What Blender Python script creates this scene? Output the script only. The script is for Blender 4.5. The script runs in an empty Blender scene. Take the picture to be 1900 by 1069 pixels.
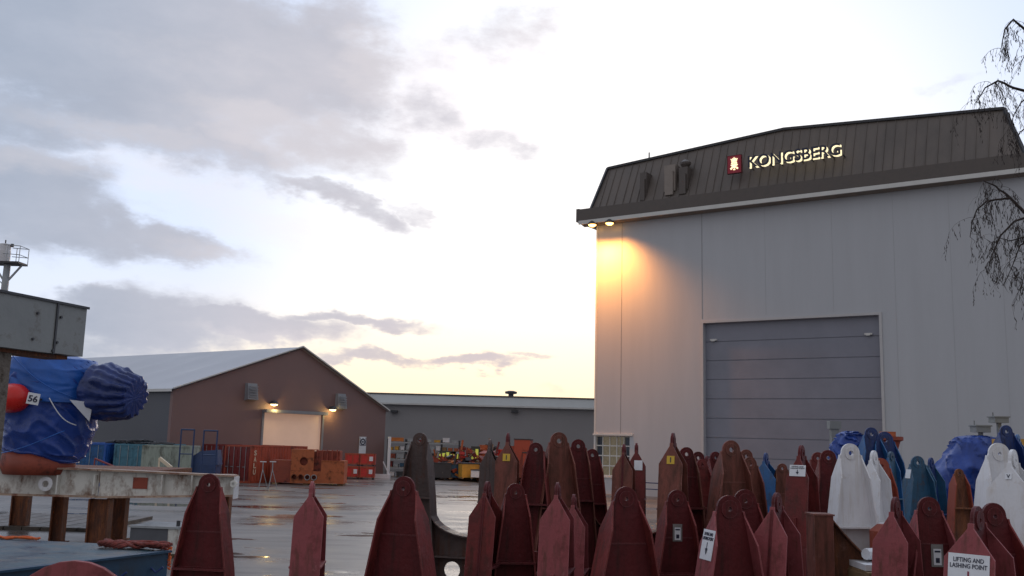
import bpy, bmesh, math, random
from mathutils import Vector, Matrix, noise
from mathutils.geometry import tessellate_polygon
R = math.radians
sc = bpy.context.scene
COL = sc.collection
# ------------------------------------------------------------------ camera
F, PITCH, ROLL, CAMH = 1800.0, 0.1562, 0.0264, 3.4
cp, sp, cr, sr = math.cos(PITCH), math.sin(PITCH), math.cos(ROLL), math.sin(ROLL)
fw = Vector((0, cp, sp)); r0 = Vector((1, 0, 0)); u0 = Vector((0, -sp, cp))
RT = r0*cr + u0*sr; UP = u0*cr - r0*sr
cam = bpy.data.cameras.new('camera'); camo = bpy.data.objects.new('camera', cam); COL.objects.link(camo)
cam.sensor_width = 36; cam.lens = F/1900*36; cam.clip_end = 6000; cam.clip_start = 0.05
mw = Matrix((RT, UP, -fw)).transposed().to_4x4(); mw.translation = (0, 0, CAMH); camo.matrix_world = mw
sc.camera = camo
def ray(px, py): return fw + RT*((px-950)/F) + UP*((534.5-py)/F)
def P(px, py, Y):                       # the point seen at a place of the photograph, Y metres away
    d = ray(px, py); return Vector((0, 0, CAMH)) + d*(Y/d.y)
def G(px, py, z=0.0):                   # the point of a level seen there
    d = ray(px, py); return Vector((0, 0, CAMH)) + d*((z-CAMH)/d.z)
def azel(px, py):
    d = ray(px, py).normalized(); return math.atan2(d.x, d.y), math.asin(d.z)
# ------------------------------------------------------------------ view
sc.view_settings.view_transform = 'Standard'; sc.view_settings.look = 'None'
sc.view_settings.exposure = 0.15; sc.view_settings.gamma = 1.0
# ------------------------------------------------------------------ world
SUN_AZ, SUN_EL = R(3), R(5)
W = bpy.data.worlds.new('World'); sc.world = W; W.use_nodes = True
nt = W.node_tree; nt.nodes.clear()
def N(t, **k):
    n = nt.nodes.new(t)
    for a, b in k.items(): setattr(n, a, b)
    return n
def L(a, b): nt.links.new(a, b)
def setin(n, i, v):
    if hasattr(v, 'is_output'): L(v, n.inputs[i])
    else: n.inputs[i].default_value = v
def math_(op, a, b=0.0, c=None, clamp=False):
    n = N('ShaderNodeMath', operation=op); n.use_clamp = clamp
    setin(n, 0, a); setin(n, 1, b)
    if c is not None: setin(n, 2, c)
    return n.outputs[0]
def mixc(f, a, b, mode='MIX'):
    n = N('ShaderNodeMix', data_type='RGBA', blend_type=mode)
    setin(n, 0, f); setin(n, 6, a); setin(n, 7, b); return n.outputs[2]
def mapr(v, a, b, c=0.0, d=1.0, kind='SMOOTHSTEP'):
    n = N('ShaderNodeMapRange', interpolation_type=kind)
    setin(n, 0, v); setin(n, 1, a); setin(n, 2, b); setin(n, 3, c); setin(n, 4, d); return n.outputs[0]
def noise_(vec, scale, detail=4, rough=.55, out=0):
    n = N('ShaderNodeTexNoise'); L(vec, n.inputs['Vector']); n.inputs['Scale'].default_value = scale
    n.inputs['Detail'].default_value = detail; n.inputs['Roughness'].default_value = rough; return n.outputs[out]
tc = N('ShaderNodeTexCoord'); D = tc.outputs['Generated']
sx = N('ShaderNodeSeparateXYZ'); L(D, sx.inputs[0])
az = math_('ARCTAN2', sx.outputs[0], sx.outputs[1]); el = math_('ARCSINE', sx.outputs[2])
cb = N('ShaderNodeCombineXYZ'); L(az, cb.inputs[0]); L(el, cb.inputs[1]); AE = cb.outputs[0]
def vm(op, a, b):
    n = N('ShaderNodeVectorMath', operation=op); setin(n, 0, a); setin(n, 1, b); return n.outputs[0]
mp = N('ShaderNodeMapping'); L(AE, mp.inputs[0]); mp.inputs['Scale'].default_value = (1, 2.0, 1)
def warp(sc_, amt, base):
    c = noise_(mp.outputs[0], sc_, 5, .6, 1)
    d = vm('SUBTRACT', c, (.5, .5, .5)); return vm('ADD', base, vm('MULTIPLY', d, (amt, amt*.55, 0)))
AEW = warp(22, .045, warp(7, .14, AE))
def blobs(lst, vec):
    acc = None
    for (px, py, rx, ry, rot, wt) in lst:
        a, e = azel(px, py)
        m = N('ShaderNodeMapping', vector_type='TEXTURE'); L(vec, m.inputs[0])
        m.inputs['Location'].default_value = (a, e, 0); m.inputs['Rotation'].default_value = (0, 0, R(-rot))
        m.inputs['Scale'].default_value = (rx/F, ry/F, 1)
        ln = N('ShaderNodeVectorMath', operation='LENGTH'); L(m.outputs[0], ln.inputs[0])
        v = mapr(ln.outputs['Value'], 1.35, .25, 0, wt)
        acc = v if acc is None else math_('MAXIMUM', acc, v)
    return acc
dark = [(330,235,420,85,4,.85),(60,210,200,90,0,.8),(330,60,520,120,0,1),(230,110,560,170,4,1),(600,110,210,140,0,.92),(560,240,280,75,12,.8),(640,362,190,34,20,.78),(500,300,130,40,20,.6),(790,215,130,66,5,.6),
        (930,285,160,38,14,.58),(930,60,180,70,0,.5),(40,350,210,110,8,.95),(290,432,200,42,10,.85),(110,410,230,50,10,.9),(280,600,205,88,0,1),(190,548,90,40,0,.9),
        (440,606,230,36,4,.95),(640,602,190,19,1,.85),(180,640,190,60,0,.7),(700,672,170,17,3,.8),(880,678,130,17,-4,.85),(985,662,60,9,0,.6),
        (1790,152,90,18,-8,.42),(1525,160,70,9,0,.35),(1050,722,90,9,0,.4),(760,385,80,20,20,.55)]
haze = [(880,180,330,170,0,.75),(560,420,330,70,12,.6),(1080,60,180,80,0,.5),(900,380,240,70,0,.5),(1350,20,280,40,0,.45),(350,330,300,50,5,.6)]
warmb = [(560,250,260,60,8,1),(720,120,110,90,0,1),(250,245,300,35,3,.6),(80,480,260,40,8,.5),(990,70,120,50,0,1),(430,470,160,25,8,.6),(350,110,240,50,0,.35),(560,640,260,16,3,.6),(60,300,160,40,0,.6)]
fine = noise_(mp.outputs[0], 30, 8, .62); med = noise_(mp.outputs[0], 9, 6, .58)
gen = math_('MULTIPLY', mapr(noise_(D, 2.2, 8, .6), .46, .62), mapr(az, .62, .9) ) # clouds outside the view, to the right
back = mapr(sx.outputs[1], .55, .1)
gen = math_('MAXIMUM', gen, math_('MULTIPLY', mapr(noise_(D, 1.7, 8, .6), .42, .6), back))
dd = blobs(dark, AEW)
dd = math_('ADD', dd, math_('MULTIPLY', math_('SUBTRACT', fine, .5), .55))
dd = math_('ADD', dd, math_('MULTIPLY', math_('SUBTRACT', med, .5), .55))
dmask = math_('MAXIMUM', mapr(dd, .08, 1.0), gen)
warm = mapr(math_('ADD', blobs(warmb, AEW), math_('MULTIPLY', math_('SUBTRACT', fine, .5), .6)), .1, 1.0)
hh = math_('ADD', blobs(haze, AEW), math_('MULTIPLY', math_('SUBTRACT', fine, .5), .8))
hmask = mapr(hh, .12, .9)
# how near a direction is to the bright west
sd = (math.sin(R(7))*math.cos(R(10)), math.cos(R(7))*math.cos(R(10)), math.sin(R(10)))
dp = N('ShaderNodeVectorMath', operation='DOT_PRODUCT'); L(D, dp.inputs[0]); dp.inputs[1].default_value = sd
g = dp.outputs['Value']
west = mapr(g, .90, .995); front = mapr(g, -.3, .8)
sky = N('ShaderNodeTexSky', sky_type='NISHITA'); sky.sun_disc = False; sky.sun_elevation = SUN_EL; sky.sun_rotation = SUN_AZ
sky.air_density = 1.0; sky.dust_density = 1.0; sky.ozone_density = 1.5
nis = mixc(1.0, sky.outputs[0], (.09, .09, .09, 1), 'MULTIPLY')
clear = mixc(front, (.51, .52, .57, 1), (.73, .825, 1.03, 1))
clear = mixc(west, clear, (1.15, 1.13, 1.13, 1))
low = mapr(el, R(11), R(1.5)); lowx = math_('MULTIPLY', low, mapr(g, .75, .985))
clear = mixc(lowx, clear, (1.08, .91, .66, 1))
clear = mixc(.07, clear, nis)
hz = mixc(west, (.78, .78, .85, 1), (1.0, .93, .95, 1)); hz = mixc(front, (.46, .46, .50, 1), hz)
c1 = mixc(math_('MULTIPLY', hmask, .75), clear, hz)
dk = mixc(mapr(g, .8, .99), (.375, .425, .52, 1), (.57, .555, .60, 1)); dk = mixc(mapr(el, R(3), R(9)), mixc(west, dk, (.66, .56, .55, 1)), dk)
dk = mixc(math_('MULTIPLY', math_('SUBTRACT', med, .35), 1.4, clamp=True), mixc(1, dk, (.94, .95, .97, 1), 'MULTIPLY'), mixc(1, dk, (1.25, 1.20, 1.17, 1), 'MULTIPLY'))
dk = mixc(math_('MULTIPLY', warm, .42), dk, (.74, .69, .71, 1))
dk = mixc(front, (.38, .385, .42, 1), dk)
edge = mapr(dmask, 0, 1)
c2 = mixc(edge, c1, dk)
bgd = N('ShaderNodeBackground'); L(c2, bgd.inputs[0]); bgd.inputs[1].default_value = 1.0
wo = N('ShaderNodeOutputWorld'); L(bgd.outputs[0], wo.inputs[0])
# ------------------------------------------------------------------ sun (low, behind cloud in the west)
sl = bpy.data.lights.new('sun', 'SUN'); sl.energy = 0.25; sl.angle = R(20); sl.color = (1, .84, .70)
so = bpy.data.objects.new('sun', sl); COL.objects.link(so)
so.rotation_euler = Vector((math.sin(SUN_AZ)*math.cos(SUN_EL), math.cos(SUN_AZ)*math.cos(SUN_EL), math.sin(SUN_EL))).to_track_quat('Z', 'Y').to_euler()

# ================================================================== helpers
def tag(o, label=None, cat=None, group=None, kind=None):
    for k, v in (('label', label), ('category', cat), ('group', group), ('kind', kind)):
        if v: o[k] = v
    return o
def thing(name, label, cat, loc=(0,0,0), rz=0.0, group=None):
    o = bpy.data.objects.new(name, None); COL.objects.link(o); o.location = loc; o.rotation_euler = (0, 0, rz)
    o.empty_display_size = .2
    return tag(o, label, cat, group)
class MB:
    def __init__(s): s.v = []; s.f = []
    def add(s, vs, fs):
        n = len(s.v); s.v += [Vector(v) for v in vs]; s.f += [tuple(n+i for i in f) for f in fs]; return s
    def hexa(s, p):  # 8 points: bottom ring 0-3, top ring 4-7
        return s.add(p, [(0,3,2,1),(4,5,6,7),(0,1,5,4),(1,2,6,5),(2,3,7,6),(3,0,4,7)])
    def box(s, x0, x1, y0, y1, z0, z1):
        return s.hexa([(x0,y0,z0),(x1,y0,z0),(x1,y1,z0),(x0,y1,z0),(x0,y0,z1),(x1,y0,z1),(x1,y1,z1),(x0,y1,z1)])
    def bar(s, a, b, w, h=None, up=(0,0,1)):
        a = Vector(a); b = Vector(b); h = h or w; d = (b-a).normalized(); u = Vector(up)
        if abs(d.dot(u)) > .98: u = Vector((1,0,0))
        x = d.cross(u).normalized()*(w/2); y = x.cross(d).normalized()*(h/2)
        return s.hexa([a-x-y, a+x-y, a+x+y, a-x+y, b-x-y, b+x-y, b+x+y, b-x+y])
    def tube(s, pts, rad, n=8, cap=True):
        pts = [Vector(p) for p in pts]; m = len(pts)
        rs = rad if isinstance(rad, (list, tuple)) else [rad]*m
        base = len(s.v); t0 = (pts[1]-pts[0]).normalized(); u = t0.orthogonal().normalized()
        for i, p in enumerate(pts):
            t = (pts[min(i+1, m-1)]-pts[max(i-1, 0)]).normalized()
            u = (u - t*u.dot(t)).normalized(); w = t.cross(u)
            for k in range(n):
                a = 2*math.pi*k/n; s.v.append(p + (u*math.cos(a)+w*math.sin(a))*rs[i])
        for i in range(m-1):
            for k in range(n):
                a = base+i*n+k; b = base+i*n+(k+1) % n; s.f.append((a, b, b+n, a+n))
        if cap:
            s.f.append(tuple(base+k for k in range(n))[::-1]); s.f.append(tuple(base+(m-1)*n+k for k in range(n)))
        return s
    def lathe(s, prof, n=24, c=(0,0,0)):
        c = Vector(c); base = len(s.v); m = len(prof)
        for (r, z) in prof:
            for k in range(n):
                a = 2*math.pi*k/n; s.v.append(c+Vector((r*math.cos(a), r*math.sin(a), z)))
        for i in range(m-1):
            for k in range(n):
                a = base+i*n+k; b = base+i*n+(k+1) % n; s.f.append((a, b, b+n, a+n))
        s.f.append(tuple(base+k for k in range(n))[::-1]); s.f.append(tuple(base+(m-1)*n+k for k in range(n)))
        return s
    def plate(s, loops, y0, y1):   # polygon with holes in XZ, thickness along Y
        flat = [Vector((x, 0, z)) for lp in loops for (x, z) in lp]
        tri = tessellate_polygon([[Vector((x, z, 0)) for (x, z) in lp] for lp in loops])
        base = len(s.v); n = len(flat)
        s.v += [Vector((p.x, y0, p.z)) for p in flat] + [Vector((p.x, y1, p.z)) for p in flat]
        for t in tri:
            s.f.append(tuple(base+i for i in t)); s.f.append(tuple(base+n+i for i in reversed(t)))
        o = 0
        for lp in loops:
            k = len(lp)
            for i in range(k):
                a = base+o+i; b = base+o+(i+1) % k; s.f.append((a, b, b+n, a+n))
            o += k
        return s
    def build(s, name, mat, parent=None, smooth=False, M=None):
        me = bpy.data.meshes.new(name)
        vs = [M @ v for v in s.v] if M else s.v
        me.from_pydata([tuple(v) for v in vs], [], s.f); me.validate()
        bm = bmesh.new(); bm.from_mesh(me); bmesh.ops.recalc_face_normals(bm, faces=bm.faces); bm.to_mesh(me); bm.free()
        if smooth:
            for p in me.polygons: p.use_smooth = True
        for m in (mat if isinstance(mat, list) else [mat]): me.materials.append(m)
        o = bpy.data.objects.new(name, me); COL.objects.link(o)
        if parent: o.parent = parent
        return o
def smooth_angle(o, deg=40):
    me = o.data
    bm = bmesh.new(); bm.from_mesh(me)
    for e in bm.edges:
        e.smooth = not (len(e.link_faces) == 2 and e.calc_face_angle(0) > R(deg))
    for f in bm.faces: f.smooth = True
    bm.to_mesh(me); bm.free()
def text_obj(s, name, mat, parent, M, width=None, height=None, depth=.004, bold=0.0, align='CENTER', shear=0):
    """lettering as a mesh; M puts its local x (right), y (up), z (out) frame in the parent"""
    cu = bpy.data.curves.new('t', 'FONT'); cu.body = s; cu.align_x = align; cu.align_y = 'CENTER'; cu.extrude = .5; cu.offset = bold; cu.shear = shear
    cu.space_line = .95; cu.resolution_u = 3
    t = bpy.data.objects.new('t', cu); COL.objects.link(t)
    bpy.context.view_layer.update()
    me = bpy.data.meshes.new_from_object(t.evaluated_get(bpy.context.evaluated_depsgraph_get()))
    bpy.data.objects.remove(t)
    xs = [v.co.x for v in me.vertices]; ys = [v.co.y for v in me.vertices]
    w = max(xs)-min(xs); h = max(ys)-min(ys); cx = (max(xs)+min(xs))/2; cy = (max(ys)+min(ys))/2
    kx = (width/w) if width else height/h; ky = (height/h) if height else kx
    for v in me.vertices: v.co = M @ Vector(((v.co.x-cx)*kx, (v.co.y-cy)*ky, (v.co.z+.5)*depth))
    me.name = name; me.materials.clear(); me.materials.append(mat)
    o = bpy.data.objects.new(name, me); COL.objects.link(o); o.parent = parent
    return o
def frame(o, x, y, z=None):
    x = Vector(x).normalized(); y = Vector(y).normalized(); z = x.cross(y)
    m = Matrix((x, y, z)).transposed().to_4x4(); m.translation = o; return m
# ------------------------------------------------------------------ materials
def mat(name, col, rough=.55, metal=0.0, var=.2, scale=2.0, bump=0.0, bscale=20, dirt=None, damt=.5, dscale=1.5, streak=1.0, emit=None, es=0, spec=.5, rvar=.15, coat=0, edge=0, run=None):
    m = bpy.data.materials.new(name); m.use_nodes = True; t = m.node_tree; n = t.nodes; l = t.links
    b = n['Principled BSDF']; tc = n.new('ShaderNodeTexCoord'); mp = n.new('ShaderNodeMapping'); l.new(tc.outputs['Object'], mp.inputs[0])
    mp.inputs['Scale'].default_value = (1, 1, streak)
    nz = n.new('ShaderNodeTexNoise'); nz.inputs['Scale'].default_value = scale; nz.inputs['Detail'].default_value = 8; nz.inputs['Roughness'].default_value = .6
    l.new(mp.outputs[0], nz.inputs['Vector'])
    mr = n.new('ShaderNodeMapRange'); mr.inputs[1].default_value = .3; mr.inputs[2].default_value = .7; mr.inputs[3].default_value = 1-var; mr.inputs[4].default_value = 1+var
    l.new(nz.outputs[0], mr.inputs[0])
    mx = n.new('ShaderNodeMix'); mx.data_type = 'RGBA'; mx.blend_type = 'MULTIPLY'; mx.inputs[0].default_value = 1
    mx.inputs[6].default_value = (*col, 1); l.new(mr.outputs[0], mx.inputs[7]); out = mx.outputs[2]
    if dirt:
        n2 = n.new('ShaderNodeTexNoise'); n2.inputs['Scale'].default_value = dscale; n2.inputs['Detail'].default_value = 10; n2.inputs['Roughness'].default_value = .7
        l.new(mp.outputs[0], n2.inputs['Vector'])
        r2 = n.new('ShaderNodeMapRange'); r2.inputs[1].default_value = .62-.3*damt; r2.inputs[2].default_value = .74-.2*damt; l.new(n2.outputs[0], r2.inputs[0])
        m2 = n.new('ShaderNodeMix'); m2.data_type = 'RGBA'; l.new(r2.outputs[0], m2.inputs[0]); l.new(out, m2.inputs[6]); m2.inputs[7].default_value = (*dirt, 1); out = m2.outputs[2]
    if run:
        mp2 = n.new('ShaderNodeMapping'); l.new(tc.outputs['Object'], mp2.inputs[0]); mp2.inputs['Scale'].default_value = (14, 14, 1.1)
        n4 = n.new('ShaderNodeTexNoise'); n4.inputs['Scale'].default_value = 1.5; n4.inputs['Detail'].default_value = 6; n4.inputs['Roughness'].default_value = .65; l.new(mp2.outputs[0], n4.inputs['Vector'])
        r4 = n.new('ShaderNodeMapRange'); r4.inputs[1].default_value = .50; r4.inputs[2].default_value = .68; r4.inputs[4].default_value = .85; l.new(n4.outputs[0], r4.inputs[0])
        m4 = n.new('ShaderNodeMix'); m4.data_type = 'RGBA'; l.new(r4.outputs[0], m4.inputs[0]); l.new(out, m4.inputs[6]); m4.inputs[7].default_value = (*run, 1); out = m4.outputs[2]
        n5 = n.new('ShaderNodeTexNoise'); n5.inputs['Scale'].default_value = 5; n5.inputs['Detail'].default_value = 9; n5.inputs['Roughness'].default_value = .75; l.new(tc.outputs['Object'], n5.inputs['Vector'])
        r5 = n.new('ShaderNodeMapRange'); r5.inputs[1].default_value = .60; r5.inputs[2].default_value = .70; r5.inputs[4].default_value = .45; l.new(n5.outputs[0], r5.inputs[0])
        m5 = n.new('ShaderNodeMix'); m5.data_type = 'RGBA'; l.new(r5.outputs[0], m5.inputs[0]); l.new(out, m5.inputs[6]); m5.inputs[7].default_value = (*[min(.8, c*1.5+.11) for c in col], 1); out = m5.outputs[2]
    if edge:  # edges coloured paler: paint wear plus a highlight rim put into the colour
        bv = n.new('ShaderNodeBevel'); bv.samples = 4; bv.inputs[0].default_value = .010; ge = n.new('ShaderNodeNewGeometry')
        dt = n.new('ShaderNodeVectorMath'); dt.operation = 'DOT_PRODUCT'; l.new(bv.outputs[0], dt.inputs[0]); l.new(ge.outputs['Normal'], dt.inputs[1])
        re = n.new('ShaderNodeMapRange'); re.inputs[1].default_value = .98; re.inputs[2].default_value = .75; re.inputs[4].default_value = edge; l.new(dt.outputs['Value'], re.inputs[0])
        m6 = n.new('ShaderNodeMix'); m6.data_type = 'RGBA'; l.new(re.outputs[0], m6.inputs[0]); l.new(out, m6.inputs[6]); m6.inputs[7].default_value = (*[min(.8, c*1.6+.07) for c in col], 1); out = m6.outputs[2]
    l.new(out, b.inputs['Base Color']); b.inputs['Metallic'].default_value = metal; b.inputs['Specular IOR Level'].default_value = spec
    rr = n.new('ShaderNodeMapRange'); rr.inputs[1].default_value = .3; rr.inputs[2].default_value = .7
    rr.inputs[3].default_value = max(.02, rough-rvar); rr.inputs[4].default_value = min(1, rough+rvar); l.new(nz.outputs[0], rr.inputs[0]); l.new(rr.outputs[0], b.inputs['Roughness'])
    if coat: b.inputs['Coat Weight'].default_value = coat
    if bump:
        n3 = n.new('ShaderNodeTexNoise'); n3.inputs['Scale'].default_value = bscale; n3.inputs['Detail'].default_value = 6; l.new(mp.outputs[0], n3.inputs['Vector'])
        bp = n.new('ShaderNodeBump'); bp.inputs['Strength'].default_value = bump; bp.inputs['Distance'].default_value = .05; l.new(n3.outputs[0], bp.inputs['Height']); l.new(bp.outputs[0], b.inputs['Normal'])
    if emit: b.inputs['Emission Color'].default_value = (*emit, 1); b.inputs['Emission Strength'].default_value = es
    return m
MT = {}
RUST = (.10, .035, .015)
def T(key, *a, **k):
    MT[key] = mat(key, *a, **k); return MT[key]
T('maroon', (.165,.027,.025), rough=.6, edge=.7, run=(.07,.022,.015), spec=.3, var=.3, scale=3, bump=.12, bscale=30, dirt=(.07,.022,.02), damt=.30, dscale=4)
T('maroon_pale', (.27,.066,.072), .6, edge=.7, run=(.13,.045,.035), spec=.3, var=.25, scale=3, bump=.1, bscale=30, dirt=(.13,.03,.03), damt=.25, dscale=3)
T('maroon_dark', (.105,.014,.016), .6, edge=.7, run=(.045,.012,.010), spec=.25, var=.35, scale=4, bump=.12, bscale=30, dirt=(.07,.010,.010), damt=.3, dscale=4)
T('brown', (.19,.062,.045), .6, edge=.7, run=(.07,.028,.016), spec=.3, var=.35, scale=4, bump=.15, bscale=30, dirt=(.07,.03,.018), damt=.4, dscale=3, streak=.4)
T('grey_dark', (.088,.062,.057), .55, edge=.7, run=(.09,.035,.02), spec=.3, var=.3, scale=4, bump=.12, bscale=30, dirt=(.10,.03,.02), damt=.2, dscale=4)
T('rust', (.15,.05,.022), .75, edge=.5, run=(.05,.022,.014), var=.5, scale=6, bump=.5, bscale=30, dirt=(.24,.085,.03), damt=.45, dscale=6, streak=.3)
T('rust_orange', (.46,.12,.04), .65, var=.3, scale=2, bump=.15, bscale=25, dirt=(.12,.035,.015), damt=.35, dscale=2)
T('blue_paint', (.012,.10,.28), .45, edge=.7, run=(.03,.04,.06), var=.3, scale=3, bump=.1, dirt=(.01,.04,.10), damt=.3, dscale=4)
T('blue_dark', (.01,.035,.16), .45, edge=.7, run=(.02,.02,.04), var=.3, scale=3, bump=.1, dirt=(.01,.02,.06), damt=.3, dscale=4)
T('blue_grey', (.02,.09,.17), .5, edge=.7, run=(.04,.04,.05), var=.3, scale=3, bump=.1, dirt=(.10,.05,.03), damt=.25, dscale=4)
T('white_paint', (.70,.70,.72), .42, edge=.3, run=(.58,.54,.50), var=.08, scale=3, bump=.05, dirt=(.42,.34,.28), damt=.10, dscale=5)
T('offwhite_paint', (.66,.65,.60), .55, var=.15, scale=2, bump=.1, dirt=(.20,.12,.08), damt=.42, dscale=2.2, streak=.5)
T('asphalt_lab', (.5,.5,.5))
T('label_white', (.75,.77,.8), .4, var=.08, scale=8)
T('label_yellow', (.65,.42,.03), .4, var=.1, scale=8)
T('ink', (.02,.022,.05), .5, var=.1)
T('ink_red', (.25,.02,.05), .5, var=.1)
T('grey_plate', (.22,.21,.20), .5, var=.2, scale=8)
T('wall_grey', (.46,.47,.495), .42, var=.045, scale=.9, bump=.04, bscale=1.5, rvar=.1, streak=.12)
T('trim_light', (.62,.61,.58), .4, var=.08, scale=1)
T('wall_seam', (.41,.415,.43), .5, var=.05)
T('seam', (.26,.265,.28), .5, var=.1)
T('door_blue', (.22,.225,.27), .42, var=.1, scale=.5, bump=.03, bscale=3, rvar=.06)
T('roof_dark', (.115,.094,.080), .5, var=.25, scale=.8, bump=.08, bscale=8, streak=.15)
T('soffit', (.26,.22,.19), .6, var=.15)
T('fascia', (.10,.082,.072), .5, var=.15)
T('gable', (.225,.135,.122), .6, var=.09, scale=.25, bump=.05, bscale=1.5)
T('tent_side', (.10,.105,.12), .6, var=.1, scale=.3)
T('tent_seam', (.46,.47,.50), .5, var=.05)
T('tent_roof', (.40,.41,.44), .45, var=.12, scale=.25, bump=.35, bscale=.6, streak=1)
T('hall_wall', (.30,.285,.285), .55, var=.06, scale=.2)
T('hall_roof', (.42,.43,.42), .5, var=.08, scale=.3)
T('glow_door', (.62,.48,.40), .6, var=.08, scale=.6, emit=(.85,.50,.33), es=.24)
T('bulb_sodium', (1,.7,.3), .4, emit=(1,.50,.12), es=7)
T('bulb_warm', (1,.9,.6), .4, emit=(1,.80,.42), es=3)
T('lit_cream', (1,.9,.6), .4, var=0, emit=(1,.86,.52), es=1.0)
T('hivis_glow', (.75,.85,.1), .5, emit=(.95,1,.2), es=.16)  # emission makes the packed goods look lit
T('window_glow', (.10,.09,.07), .3, var=.4, scale=4, emit=(.50,.40,.24), es=.13)
T('window_dark', (.03,.04,.06), .15, var=.3)
T('tarp_blue', (.012,.05,.27), .3, var=.25, scale=1.5, bump=.35, bscale=5, rvar=.1)
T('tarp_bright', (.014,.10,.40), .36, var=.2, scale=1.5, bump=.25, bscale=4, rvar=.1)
T('tarp_navy', (.008,.026,.14), .34, var=.3, scale=2, bump=.35, bscale=7, rvar=.1)
T('tarp_white', (.55,.57,.62), .35, var=.1, scale=2, bump=.3, bscale=6)
T('primer_red', (.30,.06,.032), .6, var=.25, scale=1.5, dirt=(.08,.02,.015), damt=.3)
T('red_plastic', (.62,.018,.012), .35, var=.08)
T('steel_grey', (.23,.24,.235), .55, var=.18, scale=1.5, bump=.1, bscale=9, dirt=(.12,.10,.085), damt=.25, dscale=3)
T('galv', (.35,.37,.38), .45, metal=.3, var=.2, scale=4)
T('dark_steel', (.04,.04,.045), .5, var=.3)
T('concrete', (.20,.17,.14), .85, var=.45, scale=6, bump=.6, bscale=14, dirt=(.05,.035,.025), damt=.6, dscale=6)
T('bark', (.035,.024,.020), .85, var=.4, scale=10)
T('wood', (.25,.16,.08), .8, var=.35, scale=5)
T('cont_red', (.20,.022,.018), .5, var=.2, scale=1.2, dirt=(.06,.015,.01), damt=.35, dscale=1.5, streak=.4)
T('cont_orange', (.42,.075,.035), .5, var=.2, scale=1.2, dirt=(.10,.03,.02), damt=.3, dscale=1.5, streak=.4)
T('cont_blue', (.015,.09,.36), .5, var=.2, scale=1.2, dirt=(.01,.03,.08), damt=.3)
T('cont_teal', (.07,.21,.29), .5, var=.2, scale=1.2, dirt=(.03,.07,.09), damt=.35)
T('cont_greygreen', (.30,.34,.29), .55, var=.2, scale=1.2, dirt=(.09,.09,.07), damt=.4, streak=.4)
T('cream_paint', (.75,.62,.45), .5, var=.08)
T('bin_red', (.60,.04,.03), .45, var=.15, scale=1.2, dirt=(.16,.015,.01), damt=.3)
T('orange_bin', (.55,.17,.03), .5, var=.2)
T('yellow_bin', (.55,.30,.04), .5, var=.2)
T('rope_red', (.22,.05,.04), .8, var=.5, scale=20, bump=.4, bscale=60)
T('rope_orange', (.65,.13,.03), .7, var=.3, scale=20)
T('rail_blue', (.02,.045,.13), .45, var=.2)
T('logo_red', (.30,.01,.03), .4, var=.05, emit=(.30,.0,.02), es=.04)
T('mat_dark', (.075,.055,.04), .5, var=.4, scale=3, dirt=(.03,.025,.02), damt=.5)
T('edge_blue', (.013,.055,.11), .5, var=.35, scale=3, dirt=(.02,.03,.04), damt=.4)
T('crate_grey', (.10,.105,.12), .5, var=.2, scale=2)
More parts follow.
